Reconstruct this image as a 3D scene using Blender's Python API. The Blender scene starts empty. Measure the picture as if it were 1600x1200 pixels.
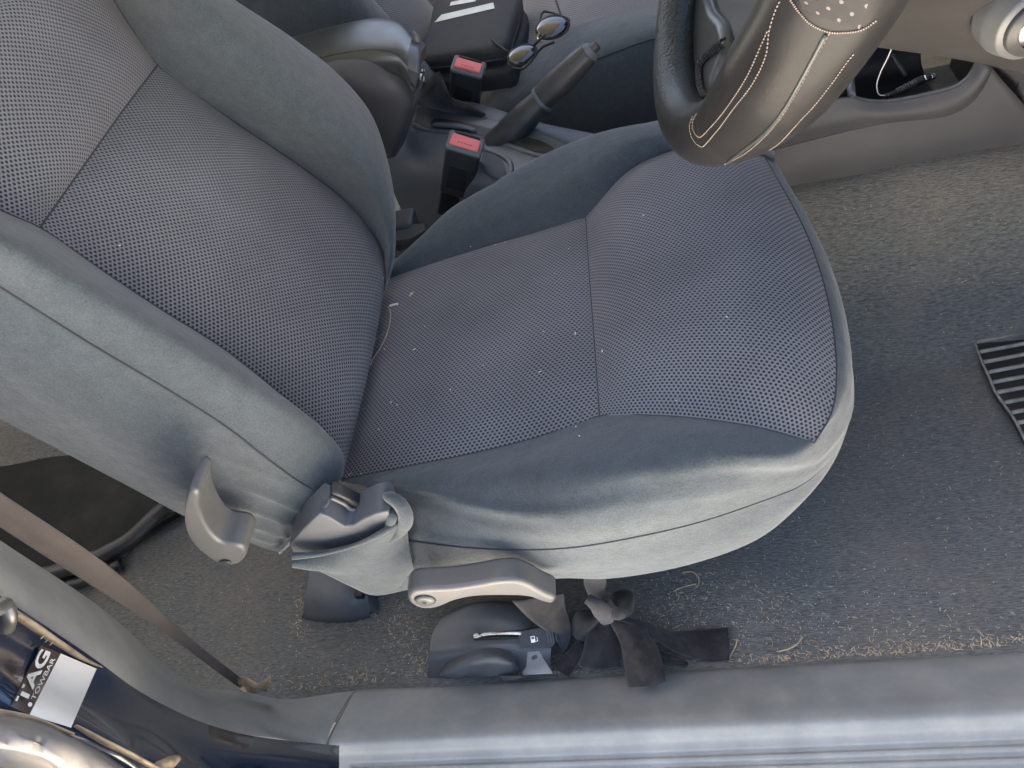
import bpy, bmesh, math, random
import numpy as np
from mathutils import Vector, Matrix
random.seed(7); rng = np.random.default_rng(7)
S = bpy.context.scene
COL = S.collection

# ------------------------------------------------------------------ camera, sky, sun, exposure
# x = towards the front of the car, y = inboard (across the cabin), z = up, carpet at z = 0
FPX = 1200.0
ax = np.array([.969, .135, .206]); ay = np.array([.023, .757, -.653])
ax /= np.linalg.norm(ax); ay -= ax * (ax @ ay); ay /= np.linalg.norm(ay); az = np.cross(ax, ay)
RW = np.array([ax, ay, az])                     # rows: car axes in camera coordinates
CAM = np.array([0, 0, .88])
cd = bpy.data.cameras.new('Camera'); cam = bpy.data.objects.new('Camera', cd); COL.objects.link(cam)
cd.sensor_fit = 'HORIZONTAL'; cd.sensor_width = 36; cd.lens = 36 * FPX / 1600
cd.clip_start = .02; cd.clip_end = 500
M = Matrix([[*RW[0], CAM[0]], [*RW[1], CAM[1]], [*RW[2], CAM[2]], [0, 0, 0, 1]])
cam.matrix_world = M
S.camera = cam

SUN_EL, SUN_AZ = math.radians(58), math.radians(-68)      # azimuth clockwise from +y
sd = Vector((math.cos(SUN_EL) * math.sin(SUN_AZ), math.cos(SUN_EL) * math.cos(SUN_AZ), math.sin(SUN_EL)))
W = bpy.data.worlds.new('World'); S.world = W; W.use_nodes = True
nt = W.node_tree
sky = nt.nodes.new('ShaderNodeTexSky'); sky.sky_type = 'NISHITA'; sky.sun_disc = False
sky.sun_elevation = SUN_EL; sky.sun_rotation = SUN_AZ; sky.air_density = 1.0; sky.dust_density = 4.0
nt.links.new(sky.outputs[0], nt.nodes['Background'].inputs[0]); nt.nodes['Background'].inputs[1].default_value = .055
sl = bpy.data.lights.new('sun', 'SUN'); sl.energy = 5.0; sl.angle = math.radians(.5); sl.color = (1, .93, .82)
so = bpy.data.objects.new('sun', sl); COL.objects.link(so)
so.rotation_euler = sd.to_track_quat('Z', 'Y').to_euler()
S.view_settings.view_transform = 'Standard'; S.view_settings.look = 'None'
S.view_settings.gamma = 1; S.view_settings.use_curve_mapping = False
S.view_settings.exposure = 3.55

# ------------------------------------------------------------------ pixel -> place on a known surface
def ray(px, py): return RW @ np.array([(px - 800) / FPX, (600 - py) / FPX, -1.])
def Z(px, py, z): r = ray(px, py); return CAM + r * ((z - CAM[2]) / r[2])
def Y(px, py, y): r = ray(px, py); return CAM + r * ((y - CAM[1]) / r[1])
def X(px, py, x): r = ray(px, py); return CAM + r * ((x - CAM[0]) / r[0])
def PL(px, py, p0, n): r = ray(px, py); return CAM + r * (((p0 - CAM) @ n) / (r @ n))
def rz(pts): return [Z(*p) for p in pts]
def ry(pts): return [Y(*p) for p in pts]
PH = math.radians(24)
BN = np.array([math.cos(PH), 0, math.sin(PH)]); BU = np.array([-math.sin(PH), 0, math.cos(PH)])
B0 = np.array([-.355, 0, .262])
def B(px, py, d=0): return PL(px, py, B0 + BN * d, BN)
def rb(pts): return [B(*p) for p in pts]

# ------------------------------------------------------------------ materials
def new_mat(name):
    m = bpy.data.materials.new(name); m.use_nodes = True
    return m, m.node_tree, m.node_tree.nodes['Principled BSDF']
def mat(name, col, rough=.5, var=.15, scale=30, bump=0, bscale=400, sheen=0, coat=0, metal=0, dust=0, dustcol=(.34, .29, .23), dscale=9, spec=.5, rvar=.035, stretch=None):
    m, t, b = new_mat(name)
    N = t.nodes.new; L = t.links.new
    co = N('ShaderNodeTexCoord'); vec = co.outputs['Object']
    if stretch:
        mp = N('ShaderNodeMapping'); mp.inputs['Scale'].default_value = stretch; L(vec, mp.inputs[0]); vec2 = mp.outputs[0]
    else: vec2 = vec
    n1 = N('ShaderNodeTexNoise'); n1.inputs['Scale'].default_value = scale; n1.inputs['Detail'].default_value = 5; L(vec2, n1.inputs['Vector'])
    mr = N('ShaderNodeMapRange'); mr.inputs[1].default_value = .3; mr.inputs[2].default_value = .7
    mr.inputs[3].default_value = 1 - var; mr.inputs[4].default_value = 1 + var; L(n1.outputs[0], mr.inputs[0])
    mx = N('ShaderNodeMix'); mx.data_type = 'RGBA'; mx.blend_type = 'MULTIPLY'; mx.inputs[0].default_value = 1
    mx.inputs[6].default_value = (*col, 1); L(mr.outputs[0], mx.inputs[7]); out = mx.outputs[2]
    if dust:
        n2 = N('ShaderNodeTexNoise'); n2.inputs['Scale'].default_value = dscale; n2.inputs['Detail'].default_value = 8; n2.inputs['Roughness'].default_value = .7; L(vec, n2.inputs['Vector'])
        m2 = N('ShaderNodeMapRange'); m2.inputs[1].default_value = .45; m2.inputs[2].default_value = .8; m2.inputs[3].default_value = 0; m2.inputs[4].default_value = dust; L(n2.outputs[0], m2.inputs[0])
        mx2 = N('ShaderNodeMix'); mx2.data_type = 'RGBA'; L(m2.outputs[0], mx2.inputs[0]); L(out, mx2.inputs[6]); mx2.inputs[7].default_value = (*dustcol, 1); out = mx2.outputs[2]
    L(out, b.inputs['Base Color'])
    mrr = N('ShaderNodeMapRange'); mrr.inputs[1].default_value = .3; mrr.inputs[2].default_value = .7; mrr.inputs[3].default_value = max(.02, rough - rvar); mrr.inputs[4].default_value = min(1, rough + rvar)
    L(n1.outputs[0], mrr.inputs[0]); L(mrr.outputs[0], b.inputs['Roughness'])
    b.inputs['Metallic'].default_value = metal; b.inputs['Specular IOR Level'].default_value = spec
    if sheen: b.inputs['Sheen Weight'].default_value = sheen; b.inputs['Sheen Roughness'].default_value = .5; b.inputs['Sheen Tint'].default_value = (.8, .85, .9, 1)
    if coat: b.inputs['Coat Weight'].default_value = coat; b.inputs['Coat Roughness'].default_value = .08
    if bump:
        n3 = N('ShaderNodeTexNoise'); n3.inputs['Scale'].default_value = bscale; n3.inputs['Detail'].default_value = 3; L(vec2, n3.inputs['Vector'])
        bp = N('ShaderNodeBump'); bp.inputs['Strength'].default_value = bump; bp.inputs['Distance'].default_value = .001; L(n3.outputs[0], bp.inputs['Height']); L(bp.outputs[0], b.inputs['Normal'])
    return m
def mesh_fabric(name, light, dark, p=.0050, q=.0032, hu=2.7, hv=2.3):
    """knitted spacer fabric: staggered rows of small dark holes, laid out in metres along the cloth (UV)"""
    m, t, b = new_mat(name); N = t.nodes.new; L = t.links.new
    uv = N('ShaderNodeUVMap'); sp = N('ShaderNodeSeparateXYZ'); L(uv.outputs[0], sp.inputs[0])
    def math_(op, a, bb=None, c=None):
        n = N('ShaderNodeMath'); n.operation = op
        for i, v in enumerate((a, bb, c)):
            if v is None: continue
            if isinstance(v, (int, float)): n.inputs[i].default_value = v
            else: L(v, n.inputs[i])
        return n.outputs[0]
    u = math_('DIVIDE', sp.outputs[1], p); v = math_('DIVIDE', sp.outputs[0], q)
    row = math_('FLOOR', v); st = math_('MULTIPLY', math_('MODULO', row, 2), .5)
    fu = math_('SUBTRACT', math_('FRACT', math_('ADD', math_('ADD', u, st), 1000)), .5); fv = math_('SUBTRACT', math_('FRACT', v), .5)
    d = math_('SQRT', math_('ADD', math_('POWER', math_('MULTIPLY', math_('ABSOLUTE', fu), hu), 2), math_('POWER', math_('MULTIPLY', math_('ABSOLUTE', fv), hv), 2)))
    mr = N('ShaderNodeMapRange'); mr.interpolation_type = 'SMOOTHSTEP'; mr.inputs[1].default_value = .55; mr.inputs[2].default_value = 1.0; L(d, mr.inputs[0])
    co = N('ShaderNodeTexCoord'); nz = N('ShaderNodeTexNoise'); nz.inputs['Scale'].default_value = 9; nz.inputs['Detail'].default_value = 6; L(co.outputs['Object'], nz.inputs['Vector'])
    m3 = N('ShaderNodeMapRange'); m3.inputs[1].default_value = .3; m3.inputs[2].default_value = .7; m3.inputs[3].default_value = .85; m3.inputs[4].default_value = 1.15; L(nz.outputs[0], m3.inputs[0])
    mx = N('ShaderNodeMix'); mx.data_type = 'RGBA'; L(mr.outputs[0], mx.inputs[0]); mx.inputs[6].default_value = (*dark, 1); mx.inputs[7].default_value = (*light, 1)
    mv = N('ShaderNodeMix'); mv.data_type = 'RGBA'; mv.blend_type = 'MULTIPLY'; mv.inputs[0].default_value = 1; L(mx.outputs[2], mv.inputs[6]); L(m3.outputs[0], mv.inputs[7])
    L(mv.outputs[2], b.inputs['Base Color']); b.inputs['Roughness'].default_value = .85; b.inputs['Specular IOR Level'].default_value = .25
    b.inputs['Sheen Weight'].default_value = .15
    bp = N('ShaderNodeBump'); bp.inputs['Strength'].default_value = .7; bp.inputs['Distance'].default_value = .0008; L(mr.outputs[0], bp.inputs['Height']); L(bp.outputs[0], b.inputs['Normal'])
    return m
def carpet_mat():
    m, t, b = new_mat('carpet'); N = t.nodes.new; L = t.links.new
    co = N('ShaderNodeTexCoord'); mp = N('ShaderNodeMapping'); mp.inputs['Scale'].default_value = (130, 640, 400); L(co.outputs['Object'], mp.inputs[0])
    n1 = N('ShaderNodeTexNoise'); n1.inputs['Scale'].default_value = 1; n1.inputs['Detail'].default_value = 4; L(mp.outputs[0], n1.inputs['Vector'])
    n2 = N('ShaderNodeTexNoise'); n2.inputs['Scale'].default_value = 7; n2.inputs['Detail'].default_value = 7; n2.inputs['Roughness'].default_value = .65; L(co.outputs['Object'], n2.inputs['Vector'])
    n4 = N('ShaderNodeTexNoise'); n4.inputs['Scale'].default_value = 900; n4.inputs['Detail'].default_value = 2; L(co.outputs['Object'], n4.inputs['Vector'])
    r1 = N('ShaderNodeValToRGB'); r1.color_ramp.elements[0].position = .3; r1.color_ramp.elements[1].position = .75
    r1.color_ramp.elements[0].color = (.088, .089, .081, 1); r1.color_ramp.elements[1].color = (.235, .235, .215, 1); L(n1.outputs[0], r1.inputs[0])
    r2 = N('ShaderNodeMapRange'); r2.inputs[1].default_value = .47; r2.inputs[2].default_value = .8; r2.inputs[3].default_value = 0; r2.inputs[4].default_value = .9; L(n2.outputs[0], r2.inputs[0])
    mul = N('ShaderNodeMath'); mul.operation = 'MULTIPLY'; L(r2.outputs[0], mul.inputs[0]); L(n4.outputs[0], mul.inputs[1])
    mx = N('ShaderNodeMix'); mx.data_type = 'RGBA'; L(mul.outputs[0], mx.inputs[0]); L(r1.outputs[0], mx.inputs[6]); mx.inputs[7].default_value = (.30, .25, .19, 1)
    L(mx.outputs[2], b.inputs['Base Color']); b.inputs['Roughness'].default_value = .95; b.inputs['Specular IOR Level'].default_value = .1
    b.inputs['Sheen Weight'].default_value = .2
    ad = N('ShaderNodeMath'); ad.operation = 'ADD'; L(n1.outputs[0], ad.inputs[0]); L(n4.outputs[0], ad.inputs[1])
    bp = N('ShaderNodeBump'); bp.inputs['Strength'].default_value = .9; bp.inputs['Distance'].default_value = .002; L(ad.outputs[0], bp.inputs['Height']); L(bp.outputs[0], b.inputs['Normal'])
    return m
def cloth_mat(name, col):
    m, t, b = new_mat(name); N = t.nodes.new; L = t.links.new
    co = N('ShaderNodeTexCoord'); out = None; hs = []
    for sc, lo, hi, det in ((5, .86, 1.16, 6), (70, .90, 1.12, 5), (700, .78, 1.24, 2)):
        n = N('ShaderNodeTexNoise'); n.inputs['Scale'].default_value = sc; n.inputs['Detail'].default_value = det; L(co.outputs['Object'], n.inputs['Vector']); hs.append(n.outputs[0])
        r = N('ShaderNodeMapRange'); r.inputs[1].default_value = .3; r.inputs[2].default_value = .7; r.inputs[3].default_value = lo; r.inputs[4].default_value = hi; L(n.outputs[0], r.inputs[0])
        mx = N('ShaderNodeMix'); mx.data_type = 'RGBA'; mx.blend_type = 'MULTIPLY'; mx.inputs[0].default_value = 1
        if out is None: mx.inputs[6].default_value = (*col, 1)
        else: L(out, mx.inputs[6])
        L(r.outputs[0], mx.inputs[7]); out = mx.outputs[2]
    L(out, b.inputs['Base Color']); b.inputs['Roughness'].default_value = 1; b.inputs['Specular IOR Level'].default_value = .06
    b.inputs['Sheen Weight'].default_value = .30; b.inputs['Sheen Roughness'].default_value = .6; b.inputs['Sheen Tint'].default_value = (.90, .90, .90, 1)
    prev = None
    for h, d, s in ((hs[1], .004, .35), (hs[2], .0006, .6)):
        bp = N('ShaderNodeBump'); bp.inputs['Strength'].default_value = s; bp.inputs['Distance'].default_value = d; L(h, bp.inputs['Height'])
        if prev: L(prev, bp.inputs['Normal'])
        prev = bp.outputs[0]
    L(prev, b.inputs['Normal']); return m
MT = dict(
    fabric=cloth_mat('seat_cover_cloth', (.050, .061, .068)),
    mesh=mesh_fabric('mesh_cloth', (.158, .158, .172), (.014, .017, .020)),
    seam=mat('seam_thread', (.034, .038, .042), .9),
    plastic=mat('console_plastic', (.082, .090, .100), .48, .08, 20, .25, 1800, spec=.45, dust=.06),
    plasticw=mat('console_side_plastic', (.052, .053, .060), .55, .08, 20, .25, 1800, spec=.4, dust=.06),
    trim=mat('sill_plastic', (.25, .258, .248), .55, .10, 25, .2, 1500, spec=.5, dust=.35, dustcol=(.46, .43, .38), dscale=26),
    black=mat('black_plastic', (.026, .027, .029), .42, .1, 20, .15, 1500, spec=.45, dust=.05),
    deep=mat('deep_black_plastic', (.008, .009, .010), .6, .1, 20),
    lever=mat('lever_plastic', (.072, .076, .080), .36, .06, 20, .12, 1500, spec=.5, dust=.08),
    leather=mat('black_leather', (.036, .040, .039), .34, .06, 60, .12, 900, spec=.5),
    wheel=mat('shroud_plastic', (.026, .0255, .026), .48, .1, 22, .15, 900, spec=.18, dust=.03, dustcol=(.25, .20, .16), dscale=14),
    grain=mat('grained_leather', (.035, .042, .042), .36, .15, 60, 1.0, 330, spec=.5),
    thread=mat('tan_thread', (.22, .18, .15), .8, .2, 400),
    paint=mat('navy_paint', (.012, .026, .060), .16, .1, 8, 0, spec=.5, coat=1, dust=.05, dscale=20, rvar=.05),
    carpet=carpet_mat(),
    red=mat('red_button', (.62, .13, .13), .45, .08, 40),
    chrome=mat('chrome', (.75, .75, .74), .15, .05, 40, metal=1),
    dull=mat('dull_steel', (.32, .31, .30), .45, .3, 60, metal=.8, dust=.3),
    steel=mat('steel_rod', (.45, .45, .46), .3, .2, 200, metal=1),
    strap=mat('tie_strap', (.040, .039, .042), .85, .2, 60, .5, 900, sheen=.2, spec=.15),
    matting=mat('black_shade_mat', (.016, .017, .016), .8, .25, 30, .4, 500, spec=.15, dust=.06),
    rib=mat('dusty_rib', (.26, .24, .215), .85, .3, 90, .5, 300),
    belt=mat('belt_webbing', (.105, .088, .078), .75, .12, 40, .5, 1200, spec=.25, sheen=.2, stretch=(1, 1, 1)),
    felt=mat('black_felt', (.022, .021, .022), .95, .25, 60, .6, 1200, sheen=.2, spec=.1, dust=.15, dscale=40),
    white=mat('white_print', (.82, .82, .8), .6, .03, 30),
    lens=mat('brown_mirror_lens', (.030, .025, .018), .05, .1, 10, coat=1, metal=.2, rvar=.01),
    straw=mat('dry_straw', (.55, .43, .27), .8, .35, 60),
    lint=mat('white_lint', (.75, .74, .70), .9, .1, 60),
    leaf=mat('dry_leaf', (.42, .33, .22), .8, .3, 80),
    sticker=mat('sticker_brown', (.07, .052, .047), .35, .1, 30),
    dusty=mat('dusty_rubber', (.36, .29, .21), .95, .4, 60, .8, 200, dust=.5, dustcol=(.2, .16, .12), dscale=50, spec=.08),
    silver=mat('dusty_silver_paint', (.17, .165, .16), .85, .45, 14, .3, 60, spec=.2, dust=.6, dscale=22),
    ground=mat('pale_ground', (.72, .655, .57), .9, .2, 3, .4, 60),
    pad=mat('grey_cloth_liner', (.25, .25, .24), .9, .1, 10),
    bag=mat('bag_nylon', (.030, .032, .036), .7, .2, 90, .5, 900, spec=.3),
    tape=mat('white_tape', (.58, .62, .58), .4, .12, 60),
    gold=mat('lens_edge', (.55, .45, .25), .2, .1, 40, metal=.8),
)
def wheel_leather():
    m = mat('worn_leather', (.015, .015, .0155), .36, .2, 22, .12, 420, spec=.20, dust=.03, dustcol=(.25, .20, .16), dscale=14)
    t = m.node_tree; N = t.nodes.new; L = t.links.new; b = t.nodes['Principled BSDF']
    src = b.inputs['Base Color'].links[0].from_socket
    co = N('ShaderNodeTexCoord'); sp = N('ShaderNodeSeparateXYZ'); L(co.outputs['Object'], sp.inputs[0])
    nz = N('ShaderNodeTexNoise'); nz.inputs['Scale'].default_value = 30; nz.inputs['Detail'].default_value = 5; L(co.outputs['Object'], nz.inputs['Vector'])
    ad = N('ShaderNodeMath'); ad.operation = 'MULTIPLY_ADD'; L(nz.outputs[0], ad.inputs[0]); ad.inputs[1].default_value = .05; L(sp.outputs[1], ad.inputs[2])
    mr = N('ShaderNodeMapRange'); mr.interpolation_type = 'SMOOTHSTEP'; mr.inputs[1].default_value = .60; mr.inputs[2].default_value = .67; L(ad.outputs[0], mr.inputs[0])
    mx = N('ShaderNodeMix'); mx.data_type = 'RGBA'; L(mr.outputs[0], mx.inputs[0]); L(src, mx.inputs[6]); mx.inputs[7].default_value = (.024, .029, .029, 1); L(mx.outputs[2], b.inputs['Base Color'])
    vo = N('ShaderNodeTexNoise'); vo.inputs['Scale'].default_value = 330; vo.inputs['Detail'].default_value = 2; L(co.outputs['Object'], vo.inputs['Vector'])
    b2 = N('ShaderNodeBump'); b2.inputs['Distance'].default_value = .0015; L(vo.outputs[0], b2.inputs['Height']); L(mr.outputs[0], b2.inputs['Strength'])
    L(b.inputs['Normal'].links[0].from_socket, b2.inputs['Normal']); L(b2.outputs[0], b.inputs['Normal'])
    return m
MT['rim'] = wheel_leather()
# ------------------------------------------------------------------ mesh helpers
def cr(pts, n):
    """n points evenly spaced along a Catmull-Rom curve through pts"""
    P = np.array(pts, float)
    if len(P) == 2: return P[0] + (P[1] - P[0]) * np.linspace(0, 1, n)[:, None]
    Q = np.vstack([2 * P[0] - P[1], P, 2 * P[-1] - P[-2]]); out = []
    for i in range(1, len(Q) - 2):
        p0, p1, p2, p3 = Q[i - 1:i + 3]
        t0 = 0; t1 = t0 + max(1e-6, np.linalg.norm(p1 - p0)) ** .5; t2 = t1 + max(1e-6, np.linalg.norm(p2 - p1)) ** .5; t3 = t2 + max(1e-6, np.linalg.norm(p3 - p2)) ** .5
        for t in np.linspace(t1, t2, 14, endpoint=False):
            a1 = (t1 - t) / (t1 - t0) * p0 + (t - t0) / (t1 - t0) * p1; a2 = (t2 - t) / (t2 - t1) * p1 + (t - t1) / (t2 - t1) * p2; a3 = (t3 - t) / (t3 - t2) * p2 + (t - t2) / (t3 - t2) * p3
            b1 = (t2 - t) / (t2 - t0) * a1 + (t - t0) / (t2 - t0) * a2; b2 = (t3 - t) / (t3 - t1) * a2 + (t - t1) / (t3 - t1) * a3
            out.append((t2 - t) / (t2 - t1) * b1 + (t - t1) / (t2 - t1) * b2)
    out.append(P[-1]); out = np.array(out)
    s = np.r_[0, np.cumsum(np.linalg.norm(np.diff(out, axis=0), axis=1))]
    q = np.linspace(0, s[-1], n)
    return np.stack([np.interp(q, s, out[:, k]) for k in range(3)], 1)
def link(o, parent=None):
    COL.objects.link(o)
    if parent is not None:
        o.parent = parent
        o.matrix_parent_inverse = Matrix.Translation(-root_loc(parent))
    return o
def root_loc(p):
    v = Vector((0, 0, 0))
    while p is not None:
        if p.type == 'EMPTY': v += p.location
        p = None if p.type == 'EMPTY' else None
    return v
def mk(name, verts, faces, m, parent=None, smooth=True, uvs=None):
    me = bpy.data.meshes.new(name); me.from_pydata([tuple(map(float, v)) for v in verts], [], faces)
    me.materials.append(MT[m] if isinstance(m, str) else m)
    if smooth: me.polygons.foreach_set('use_smooth', [True] * len(me.polygons))
    if uvs is not None:
        l = me.uv_layers.new(name='UVMap')
        for lp in me.loops: l.data[lp.index].uv = uvs[lp.vertex_index]
    me.update()
    return link(bpy.data.objects.new(name, me), parent)
def grid(name, G, m, parent=None, uv=True, thick=0, off=-1, flip=False):
    G = np.array(G); a, b, _ = G.shape
    f = []
    for i in range(a - 1):
        for j in range(b - 1):
            q = (i * b + j, i * b + j + 1, (i + 1) * b + j + 1, (i + 1) * b + j)
            f.append(q[::-1] if flip else q)
    us = np.zeros((a, b)); vs = np.zeros((a, b))
    vs[:, 1:] = np.cumsum(np.linalg.norm(np.diff(G, axis=1), axis=2).mean(0))[None, :]
    us[1:, :] = np.cumsum(np.linalg.norm(np.diff(G, axis=0), axis=2).mean(1))[:, None]
    o = mk(name, G.reshape(-1, 3), f, m, parent, uvs=list(zip(us.ravel() + 1, vs.ravel() + 1)) if uv else None)
    if thick:
        s = o.modifiers.new('thickness', 'SOLIDIFY'); s.thickness = thick; s.offset = off
    return o
def loft(rows, nu, nv, disp=None):
    """rows of 3D points -> smooth nv x nu grid (rows along axis 0)"""
    R = np.array([cr(r, nu) for r in rows])
    G = np.array([cr(R[:, j], nv) for j in range(nu)]).transpose(1, 0, 2)
    return displace(G, disp) if disp else G
def displace(G, fn):
    du = np.gradient(G, axis=1); dv = np.gradient(G, axis=0)
    n = np.cross(du, dv); n /= np.linalg.norm(n, axis=2)[..., None] + 1e-12
    a, b, _ = G.shape
    v, u = np.meshgrid(np.linspace(0, 1, a), np.linspace(0, 1, b), indexing='ij')
    return G + n * fn(u, v)[..., None]
def coons(c0, c1, d0, d1, nu, nv, bump=0, k=4, direction=None, disp=None):
    """patch between c0 (v=0) and c1 (v=1), running along u from d0 (u=0) to d1 (u=1)"""
    c0 = cr(c0, nu); c1 = cr(c1, nu); d0 = cr(d0, nv); d1 = cr(d1, nv)
    d0[0] = c0[0]; d0[-1] = c1[0]; d1[0] = c0[-1]; d1[-1] = c1[-1]
    u = np.linspace(0, 1, nu)[None, :, None]; v = np.linspace(0, 1, nv)[:, None, None]
    G = (1 - v) * c0[None] + v * c1[None] + (1 - u) * d0[:, None] + u * d1[:, None] - ((1 - u) * (1 - v) * c0[0] + u * (1 - v) * c0[-1] + (1 - u) * v * c1[0] + u * v * c1[-1])
    if bump:
        w = (1 - np.abs(2 * u - 1) ** k) * (1 - np.abs(2 * v - 1) ** k) * bump
        G = G + w * np.array(direction)[None, None]
    return displace(G, disp) if disp else G
def tube(name, pts, rad, m, parent=None, n=40, seg=10, flat=1.0, up=None, cap=True):
    """swept tube; rad a number or list (spread along the path); flat squashes it along `up`"""
    P = cr(pts, n); r = np.interp(np.linspace(0, 1, n), np.linspace(0, 1, np.size(rad)), np.atleast_1d(rad))
    T = np.gradient(P, axis=0); T /= np.linalg.norm(T, axis=1)[:, None] + 1e-12
    ref = np.array(up if up is not None else (0, 0, 1.)); V = []; 
    for i in range(n):
        s = np.cross(T[i], ref)
        if np.linalg.norm(s) < 1e-3: s = np.cross(T[i], (1, 0, 0.01))
        s /= np.linalg.norm(s); w = np.cross(s, T[i])
        for k in range(seg):
            a = 2 * math.pi * k / seg; V.append(P[i] + r[i] * (math.cos(a) * s + math.sin(a) * w * flat))
    F = [(i * seg + k, i * seg + (k + 1) % seg, (i + 1) * seg + (k + 1) % seg, (i + 1) * seg + k) for i in range(n - 1) for k in range(seg)]
    if cap:
        F.append(tuple(range(seg))[::-1]); F.append(tuple((n - 1) * seg + k for k in range(seg)))
    return mk(name, V, F, m, parent)
def prism(name, outline, depth_vec, m, parent=None, bevel=.004, segs=3, smooth_n=0):
    """solid with the outline (3D, planar) as front face, extruded by depth_vec, bevelled"""
    P = cr(list(outline) + [outline[0]], smooth_n + 1)[:-1] if smooth_n else np.array(outline)
    n = len(P); V = list(P) + list(P + np.array(depth_vec))
    F = [tuple(range(n)), tuple(range(n, 2 * n))[::-1]] + [(i, i + n, (i + 1) % n + n, (i + 1) % n) for i in range(n)]
    o = mk(name, V, F, m, parent)
    bm = bmesh.new(); bm.from_mesh(o.data); bmesh.ops.recalc_face_normals(bm, faces=bm.faces)
    if bevel:
        ed = [e for e in bm.edges if len(e.link_faces) == 2 and any(len(f.verts) == n for f in e.link_faces)]
        bmesh.ops.bevel(bm, geom=ed, offset=bevel, segments=segs, profile=.5, affect='EDGES', clamp_overlap=True)
    bm.to_mesh(o.data); bm.free()
    o.data.polygons.foreach_set('use_smooth', [True] * len(o.data.polygons))
    sm(o); return o
def sm(o, ang=38):
    w = o.modifiers.new('normals', 'WEIGHTED_NORMAL'); w.keep_sharp = True; w.weight = 80
def obox(name, c, ex, ey, ez, size, m, parent=None, bevel=.004, segs=3, taper=1.0):
    """rounded box with centre c, unit axes ex, ey, ez and full sizes; taper scales the -ez end"""
    V = []
    for k in (-1, 1):
        s = taper if k < 0 else 1
        for (i, j) in ((-1, -1), (1, -1), (1, 1), (-1, 1)):
            V.append(np.array(c) + np.array(ex) * i * s * size[0] / 2 + np.array(ey) * j * s * size[1] / 2 + np.array(ez) * k * size[2] / 2)
    F = [(3, 2, 1, 0), (4, 5, 6, 7), (0, 1, 5, 4), (1, 2, 6, 5), (2, 3, 7, 6), (3, 0, 4, 7)]
    o = mk(name, V, F, m, parent)
    bm = bmesh.new(); bm.from_mesh(o.data); bmesh.ops.recalc_face_normals(bm, faces=bm.faces)
    bmesh.ops.bevel(bm, geom=list(bm.edges), offset=bevel, segments=segs, profile=.5, affect='EDGES', clamp_overlap=True)
    bm.to_mesh(o.data); bm.free(); o.data.polygons.foreach_set('use_smooth', [True] * len(o.data.polygons)); sm(o)
    return o
def ell(name, c, ex, ey, ez, m, parent=None, nu=24, nv=12):
    """ellipsoid with half-axis vectors"""
    V = []; F = []
    for i in range(nv + 1):
        th = math.pi * i / nv
        for j in range(nu):
            a = 2 * math.pi * j / nu
            V.append(np.array(c) + math.sin(th) * math.cos(a) * np.array(ex) + math.sin(th) * math.sin(a) * np.array(ey) + math.cos(th) * np.array(ez))
    for i in range(nv):
        for j in range(nu): F.append((i * nu + j, (i + 1) * nu + j, (i + 1) * nu + (j + 1) % nu, i * nu + (j + 1) % nu))
    o = mk(name, V, F, m, parent)
    bm = bmesh.new(); bm.from_mesh(o.data); bmesh.ops.remove_doubles(bm, verts=bm.verts, dist=1e-6); bmesh.ops.recalc_face_normals(bm, faces=bm.faces); bm.to_mesh(o.data); bm.free()
    o.data.polygons.foreach_set('use_smooth', [True] * len(o.data.polygons))
    return o
def thing(name, label, cat, loc, group=None):
    o = bpy.data.objects.new(name, None); COL.objects.link(o); o.location = Vector([float(v) for v in loc]); o.empty_display_size = .05
    return tag(o, label, cat, group)
def tag(o, label, cat, group=None, kind=None):
    if label: o['label'] = label
    if cat: o['category'] = cat
    if group: o['group'] = group
    if kind: o['kind'] = kind
    return o
def sub(o, parent):
    """make o a sub-part of the part `parent` (both already in world space under the same thing)"""
    o.parent = parent; o.matrix_parent_inverse = Matrix.Identity(4)
    return o
def arr(*v): return np.array(v, float)
def stitch(name, pts, m, parent, n=30, r=.0008, gap=.35, lift=(0, 0, 0)):
    """row of separate thread stitches joined as one seam"""
    P = cr(pts, n * 3 + 1) + arr(*lift); V = []; F = []
    for i in range(n):
        a = P[i * 3]; b = P[min(n * 3, i * 3 + int(3 * (1 - gap) + .999))]
        t = b - a; L = np.linalg.norm(t); t = t / (L + 1e-9); s = np.cross(t, (0.2, -.7, .7)); s /= np.linalg.norm(s); w = np.cross(s, t); k = len(V)
        for q, e in ((a, .6), ((a + b) / 2, 1.2), (b, .6)):
            for (x, y) in ((1, 0), (0, 1), (-1, 0), (0, -1)): V.append(q + r * e * (s * x + w * y))
        for l in range(2):
            for c in range(4): F.append((k + l * 4 + c, k + l * 4 + (c + 1) % 4, k + l * 4 + 4 + (c + 1) % 4, k + l * 4 + 4 + c))
        F += [(k + 3, k + 2, k + 1, k), (k + 8, k + 9, k + 10, k + 11)]
    return mk(name, V, F, m, parent)
# ------------------------------------------------------------------ the setting: ground outside, carpet
def sstep(a, b, x): t = np.clip((x - a) / (b - a), 0, 1); return t * t * (3 - 2 * t)
g = mk('ground', [(-60, -60, -.36), (60, -60, -.36), (60, 60, -.36), (-60, 60, -.36)], [(0, 1, 2, 3)], 'ground', smooth=False); tag(g, None, None, kind='structure')
def hfloor(x, y):
    h = sstep(.70, .90, y) * .20 * (1 - sstep(1.10, 1.3, y)) * (.45 + .55 * sstep(-.5, .0, x)) + np.maximum(0, x - .52) * .75
    return h + .0035 * np.sin(x * 9 + 1.3) * np.sin(y * 13) + .002 * np.sin(x * 31 + y * 17)
xs = np.linspace(-1.7, .95, 200); ys = np.linspace(.285, 1.85, 130)
gx, gy = np.meshgrid(xs, ys, indexing='ij')
G = np.stack([gx, gy, hfloor(gx, gy)], 2)
o = grid('carpet_floor', G, 'carpet'); tag(o, None, None, kind='structure')

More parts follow.
